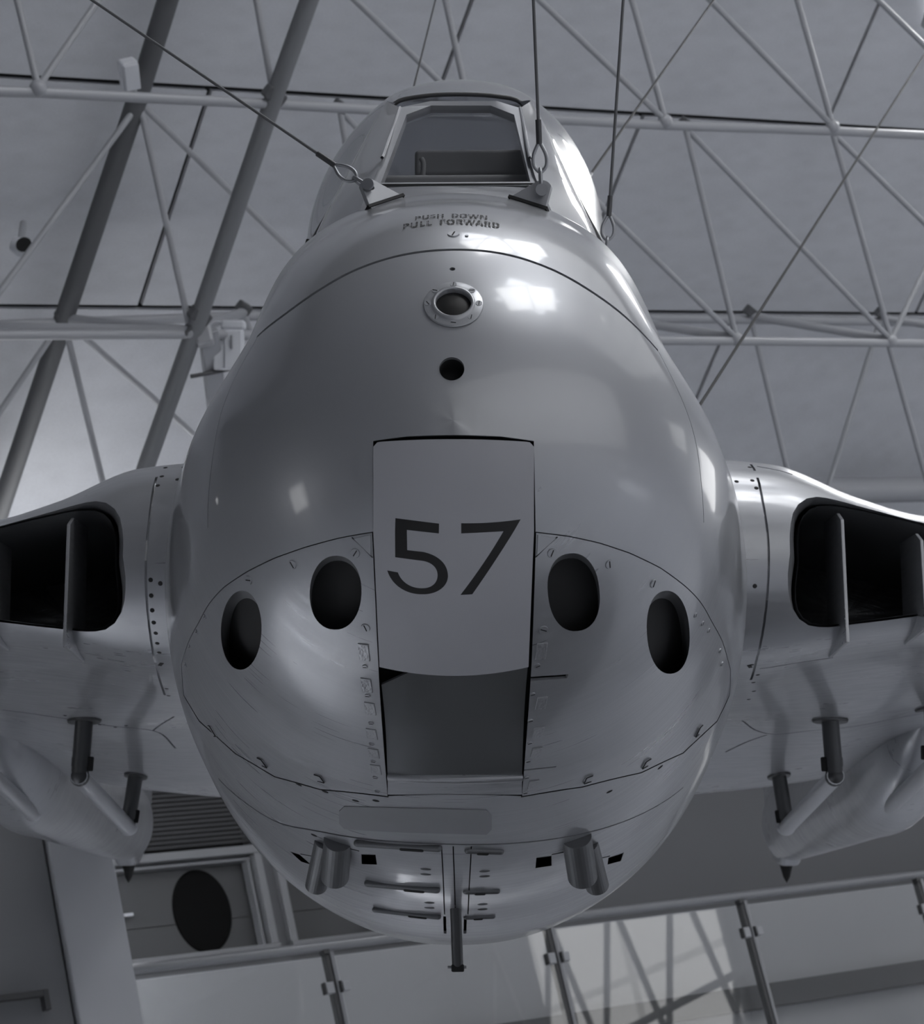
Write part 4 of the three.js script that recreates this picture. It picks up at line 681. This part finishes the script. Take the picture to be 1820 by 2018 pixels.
{ // window wall behind: louvre, two framed bays with dark round windows, plain wall to the right
  const n = WALL_N, y = (px, py) => Wl(px, py, n).y, u = (px, py) => Wl(px, py, n).u;
  const uR = u(508, 1760), yTop = y(500, 1684), yBot = y(420, 1876), uL = u(215, 1800) - 0.5, u2 = u(566, 1780), uEnd = u(1000, 1700), yS = y(395, 1640);
  const wall = structure(group('wall_front'), 'gallery wall with framed bays');
  const add = (name, m, u0, u1, y0, y1, n0, n1) => slab(name, m, u0, u1, y0, y1, n0, n1, wall);
  add('wall_face', M.wallDark, uEnd - 1.2, 26, -0.02, 11, n, n + 0.3);
  add('wall_face', M.wallDark, -16, uEnd - 1.2, y(395, 1545), 11, n, n + 0.3);
  add('wall_face', M.wallDark, -16, uEnd - 1.2, -0.02, yBot, n, n + 0.3);
  add('wall_face', M.wallDark, uR + 0.06, u2, yBot, yTop + 0.3, n, n + 0.3);
  add('wall_face', M.wallDark, -16, uL, yBot, y(395, 1545), n, n + 0.3);
  const yS0 = yTop + 0.1, yS1 = y(395, 1545);
  const lv = group('louvre'); lv.position.copy(hall(uL, yS0, n)); slab('backing', M.dark, uL, u2 + 1.4, yS0, yS1, n + 0.16, n + 0.2, lv);
  const count = 13; for (let k = 0; k < count; k++) { const s = slab('slat', M.slat, uL, u2 + 1.4, yS0 + (yS1 - yS0) * (k + 0.12) / count, yS0 + (yS1 - yS0) * (k + 0.78) / count, n + 0.04, n + 0.055, lv); s.rotateX(0.45); }
  tag(lv, 'dark louvre of level slats above the framed bays', 'louvre');
  const bay = (u0, u1, k) => {
    const f = structure(group(`window_${k}`)); f.position.copy(hall(u0, yBot, n));
    slab('window_frame', M.frame, u0 - 0.06, u1 + 0.06, yTop, yTop + 0.06, n - 0.05, n + 0.1, f, 0.008); slab('window_frame', M.frame, u1, u1 + 0.06, yBot, yTop, n - 0.05, n + 0.1, f, 0.008); slab('window_frame', M.frame, u0 - 0.06, u0, yBot, yTop, n - 0.05, n + 0.1, f, 0.008);
    slab('window_sill', M.frame, u0 - 0.06, u1 + 0.06, yBot - 0.06, yBot, n - 0.07, n + 0.1, f, 0.008);
    slab('inner_bead', M.frame, u0, u1, yTop - 0.035, yTop - 0.012, n + 0.0, n + 0.08, f, 0.005); slab('inner_bead', M.frame, u1 - 0.035, u1 - 0.012, yBot, yTop - 0.035, n + 0.0, n + 0.08, f, 0.005);
    const h = (yTop - yBot); for (const [t0, t1] of [[0, 0.36], [0.367, 1]]) slab('board', M.board, u0, u1, yBot + h * t0, yBot + h * t1, n + 0.1, n + 0.14, f);
    return f;
  };
  const w1 = bay(uL, uR, 1), w2 = bay(u2, u2 + (uR - uL) * 0.9, 2);
  { const hp = Wl(253, 1803, n + 0.06), hd = slab('window_handle', M.white, hp.u - 0.035, hp.u + 0.035, hp.y - 0.012, hp.y + 0.012, n + 0.05, n + 0.075, w1, 0.006); }
  const oc = Wl(399, 1795, n + 0.09), ox = Math.abs(Wl(456, 1795, n + 0.09).u - oc.u), oy = Math.abs(Wl(399, 1712, n + 0.09).y - oc.y);
  const disc = (c, parent) => { const o = mesh('round_window', new THREE.LatheGeometry([[0.001, 0.012], [0.9, 0.012], [0.96, 0.01], [1, 0.0], [1, -0.02]].map((p) => new THREE.Vector2(...p)), 56), M.porthole, parent); o.scale.set(ox, 1, oy); o.quaternion.copy(turn).multiply(new THREE.Quaternion().setFromAxisAngle(V(1, 0, 0), Math.PI / 2)); o.position.copy(hall(c.u, c.y, n + 0.095)).sub(parent.position); };
  disc(oc, w1); disc({ u: oc.u + (u2 - uL) - 0.32, y: oc.y + 0.02 }, w2);
}
// ------------------------------------------------------------------ the rest of the hall, outside the picture
structure(slab('floor', M.floor, -16, 26, -0.3, 0, -18, WALL_N + 3));
const sky = { u: 0, n: 0 };
// where the unseen roof lights are placed: along the sight line that the polished nose turns upwards
const glance = (px, py) => { const h = onSkin(px, py), n = normalAt(h), d = h.clone().sub(eyeL).normalize(), r = d.addScaledVector(n, -2 * d.dot(n)).transformDirection(planeM); return [h.applyMatrix4(planeM), r]; };
const overhead = ([p, r]) => {       // [point under the roof or the high ceiling, two directions along it]
  const t1 = (12.7 - p.y) / r.y, t2 = RN.dot(Q0.clone().sub(p)) / RN.dot(r);
  return t2 > 0 && t2 < t1 ? [p.clone().addScaledVector(r, t2).addScaledVector(RN, -0.12), HR.clone(), HR.clone().cross(RN)] : [p.clone().addScaledVector(r, t1), U.clone(), N.clone()];
};
function LIGHTS() {   // unseen windows, roof lights and lamps, placed for reflections and brightness on the aircraft
  unseenWindow('window_3', ...overhead(glance(1046, 588)), 4.2, 3.2, 8, 27, 2, 1, 'day-lit roof light');  // out of view, gives the bright highlight on the upper right nose
  unseenWindow('window_4', ...overhead(glance(1002, 484)), 3.6, 1.6, 7, 22, 2, 1, 'second day-lit roof light');  // out of view, gives the patch of light above the seam
  unseenWindow('window_5', hall(16, 12.7, 0), U.clone(), N.clone(), 13, 16, 0.7, 1.6, 4, 5, 'long unseen roof light over the right side of the hall');  // out of view, gives the broad sheen on the upper right flank
  unseenWindow('window_6', hall(23.9, 6.0, -4.2), N.clone().negate(), V(0, 1, 0), 4.6, 3.4, 0.5, 1.1, 2, 2, 'unseen window in the right wall, placed for its mirror image in the glass');  // out of view, gives the bright reflection in one balustrade pane
  unseenWindow('window_7', hall(5, 6.6, -17.9), U.clone().negate(), V(0, 1, 0), 31, 11, 0.25, 0.36, 10, 4, 'added pale window wall at the back, fill for the front of the nose');  // added fill from behind the viewer for the number panel
  unseenWindow('window_9', hall(-15.9, 4, 7.5), N.clone(), V(0, 1, 0), 2.6, 3, 0.8, 2, 2, 2, 'unseen window in the left wall');  // out of view, gives the soft blob on the left of the nose
  unseenWindow('window_10', onRoof(2085, -150, 0.12), HR.clone(), HR.clone().cross(RN), 1.6, 1.5, 5, 10, 2, 1, 'unseen roof light beyond the right edge');  // out of view, brightens the right of the canopy and the wing lip
  { // unseen lamp trough at the left, placed to light the lower roof lining
    const a = onRoof(-560, 1230, 1.0), b = onRoof(300, 1230, 1.0), x = HR.clone(), z = DN.clone().multiplyScalar(-0.75).addScaledVector(RN, 0.6); z.addScaledVector(x, -z.dot(x)).normalize(); const y = z.clone().cross(x);
    const c = a.clone().add(b).multiplyScalar(0.5), o = structure(group('unseen_lamp_trough'), 'unseen long lamp trough under the roof lining, placed to light it'); o.position.copy(c); o.quaternion.setFromRotationMatrix(new THREE.Matrix4().makeBasis(x, y, z));
    const w = b.distanceTo(a), zz = z; mesh('trough', new RoundedBoxGeometry(w + 0.1, 0.4, 0.1, 2, 0.02), M.tube, o).position.z = -0.08;
    mesh('unseen_lamp_diffuser', new THREE.BoxGeometry(w, 0.3, 0.02), new THREE.MeshStandardMaterial({ color: grey(0.5), emissive: new THREE.Color(1, 1, 1), emissiveIntensity: 3 }), o).position.z = -0.02;
    const l = new THREE.RectAreaLight(new THREE.Color(1, 1, 1), 4.2, w, 0.3); l.name = 'unseen_trough_light'; l.position.copy(c).addScaledVector(zz, 0.02); l.lookAt(l.position.clone().add(zz)); scene.add(l);
  }
  unseenWindow('window_8', hall(23.9, 5.2, 5), N.clone().negate(), V(0, 1, 0), 5, 3, 0.8, 2.4, 3, 2, 'unseen windows in the right wall');  // out of view, gives the bright band along the right flank
  structure(slab('unseen_dark_carpet', M.unseenCarpet, 2.2, 5.7, 0, 0.02, 1.5, 7.6));  // out of view, placed to darken the reflections in the lower nose
  unseenFloodLamp(overhead(glance(1130, 780))[0], hall(10, 0, 6), 2600, 'unseen flood lamp above the right side of the hall', 0.3); unseenFloodLamp(overhead(glance(711, 795))[0], hall(-2, 0, 7), 2200, 'unseen flood lamp above the left side of the hall', 0.25);  // both out of view, placed to brighten the floor below the aircraft
  unseenFloodLamp(hall(-1, 6.3, 10.6), hall(-0.6, 0, 9.4), 160, 'unseen flood lamp before the left return wall', 0.7); unseenFloodLamp(hall(14, 12.4, -2), hall(11.3, 0, -5), 900, 'unseen flood lamp above the floor behind the viewer', 0.17);  // out of view: one brightens the left floor, one the streak on the nose
  unseenFloodLamp(hall(5.5, 6, 12.7), hall(5.2, 0, 10), 360, 'unseen flood lamp before the gallery wall', 0.7);  // out of view, placed to brighten the floor mirrored in the belly
  // unseen lattice before the right-hand window, placed for its mirror image in the glass
  const t = structure(group('roof_frame'), 'unseen lattice girder before the right-hand window');
  for (let k = 0; k < 5; k++) { const n0 = -7.2 + k * 1.5; between('web_tube', M.tube, hall(22.6, 3.6, n0), hall(22.6, 8.2, n0 + 1.9), 0.05, t); between('web_tube', M.tube, hall(22.3, 8.2, n0), hall(22.3, 3.6, n0 + 1.1), 0.05, t); }
  for (const y of [4.7, 6.9]) between('chord_tube', M.tube, hall(22.5, y, -8), hall(22.5, y + 0.6, 0), 0.06, t);
}

function unseenFloodLamp(place, target, power, label, cone) {    // unseen round lamp, out of view, placed to light the floor
  const c = place.clone().add(V(0, -0.4, 0)), d = target.clone().sub(c).normalize();
  const o = group('unseen_flood_lamp'), q = new THREE.Quaternion().setFromUnitVectors(V(0, -1, 0), d); o.position.copy(c); o.quaternion.copy(q);
  mesh('unseen_lamp_housing', new THREE.LatheGeometry([[0.05, 0.35], [0.12, 0.3], [0.2, 0.05], [0.22, 0]].map((e) => new THREE.Vector2(...e)), 28), M.postDark, o);
  const g = mesh('unseen_lamp_glass', new THREE.CylinderGeometry(0.2, 0.2, 0.02, 28), new THREE.MeshStandardMaterial({ color: grey(0.5), emissive: new THREE.Color(1, 1, 1), emissiveIntensity: 4 }), o); g.position.y = 0.02;
  const l = new THREE.SpotLight(new THREE.Color(1, 1, 1), power, 0, cone, 0.5, 2); l.name = 'unseen_flood_light'; l.position.copy(c).addScaledVector(d, 0.06); l.target.position.copy(target); l.castShadow = true; l.shadow.radius = 8; scene.add(l, l.target);
  return structure(o, label);
}
structure(slab('wall_left', M.hallDark, -16.3, -16, 0, 14, -18, WALL_N + 3));
structure(slab('wall_right', M.hallPale, 24, 24.3, 0, 14, -18, WALL_N + 3));
structure(slab('wall_back', M.hallDark, -16, 24, 0, 14, -18.3, -18));
structure(slab('ceiling_high', M.ceilHigh, -16, 24, 12.8, 13, -18, WALL_N + 3));
function unseenWindow(name, c, x, y, w, h, glow, power, cols, rows, label) {   // an unseen window: glowing panes in a frame and an area light of the same size
  const z = x.clone().cross(y).normalize(), o = structure(group(name), label), q = new THREE.Quaternion().setFromRotationMatrix(new THREE.Matrix4().makeBasis(x, y, z)); o.position.copy(c); o.quaternion.copy(q);
  const m = new THREE.MeshStandardMaterial({ color: grey(0.5), roughness: 0.6, emissive: new THREE.Color(1, 1, 1), emissiveIntensity: glow });
  for (let i = 0; i < cols; i++) for (let j = 0; j < rows; j++) { const p = mesh('unseen_window_pane', new THREE.BoxGeometry(w / cols - 0.12, h / rows - 0.12, 0.02), m, o); p.position.set((i + 0.5) * w / cols - w / 2, (j + 0.5) * h / rows - h / 2, 0); }
  for (let i = 0; i <= cols; i++) mesh('mullion', new RoundedBoxGeometry(0.12, h + 0.12, 0.12, 2, 0.02), M.tube, o).position.set(i * w / cols - w / 2, 0, 0);
  for (let j = 0; j <= rows; j++) mesh('transom', new RoundedBoxGeometry(w, 0.1, 0.1, 2, 0.02), M.tube, o).position.set(0, j * h / rows - h / 2, 0);
  const l = new THREE.RectAreaLight(new THREE.Color(1, 1, 1), power, w - 0.1, h - 0.1); l.name = name + '_light'; l.position.copy(c).addScaledVector(z, 0.08); l.lookAt(l.position.clone().add(z)); scene.add(l);
  return o;
}
LIGHTS();
renderer.render(scene, camera);
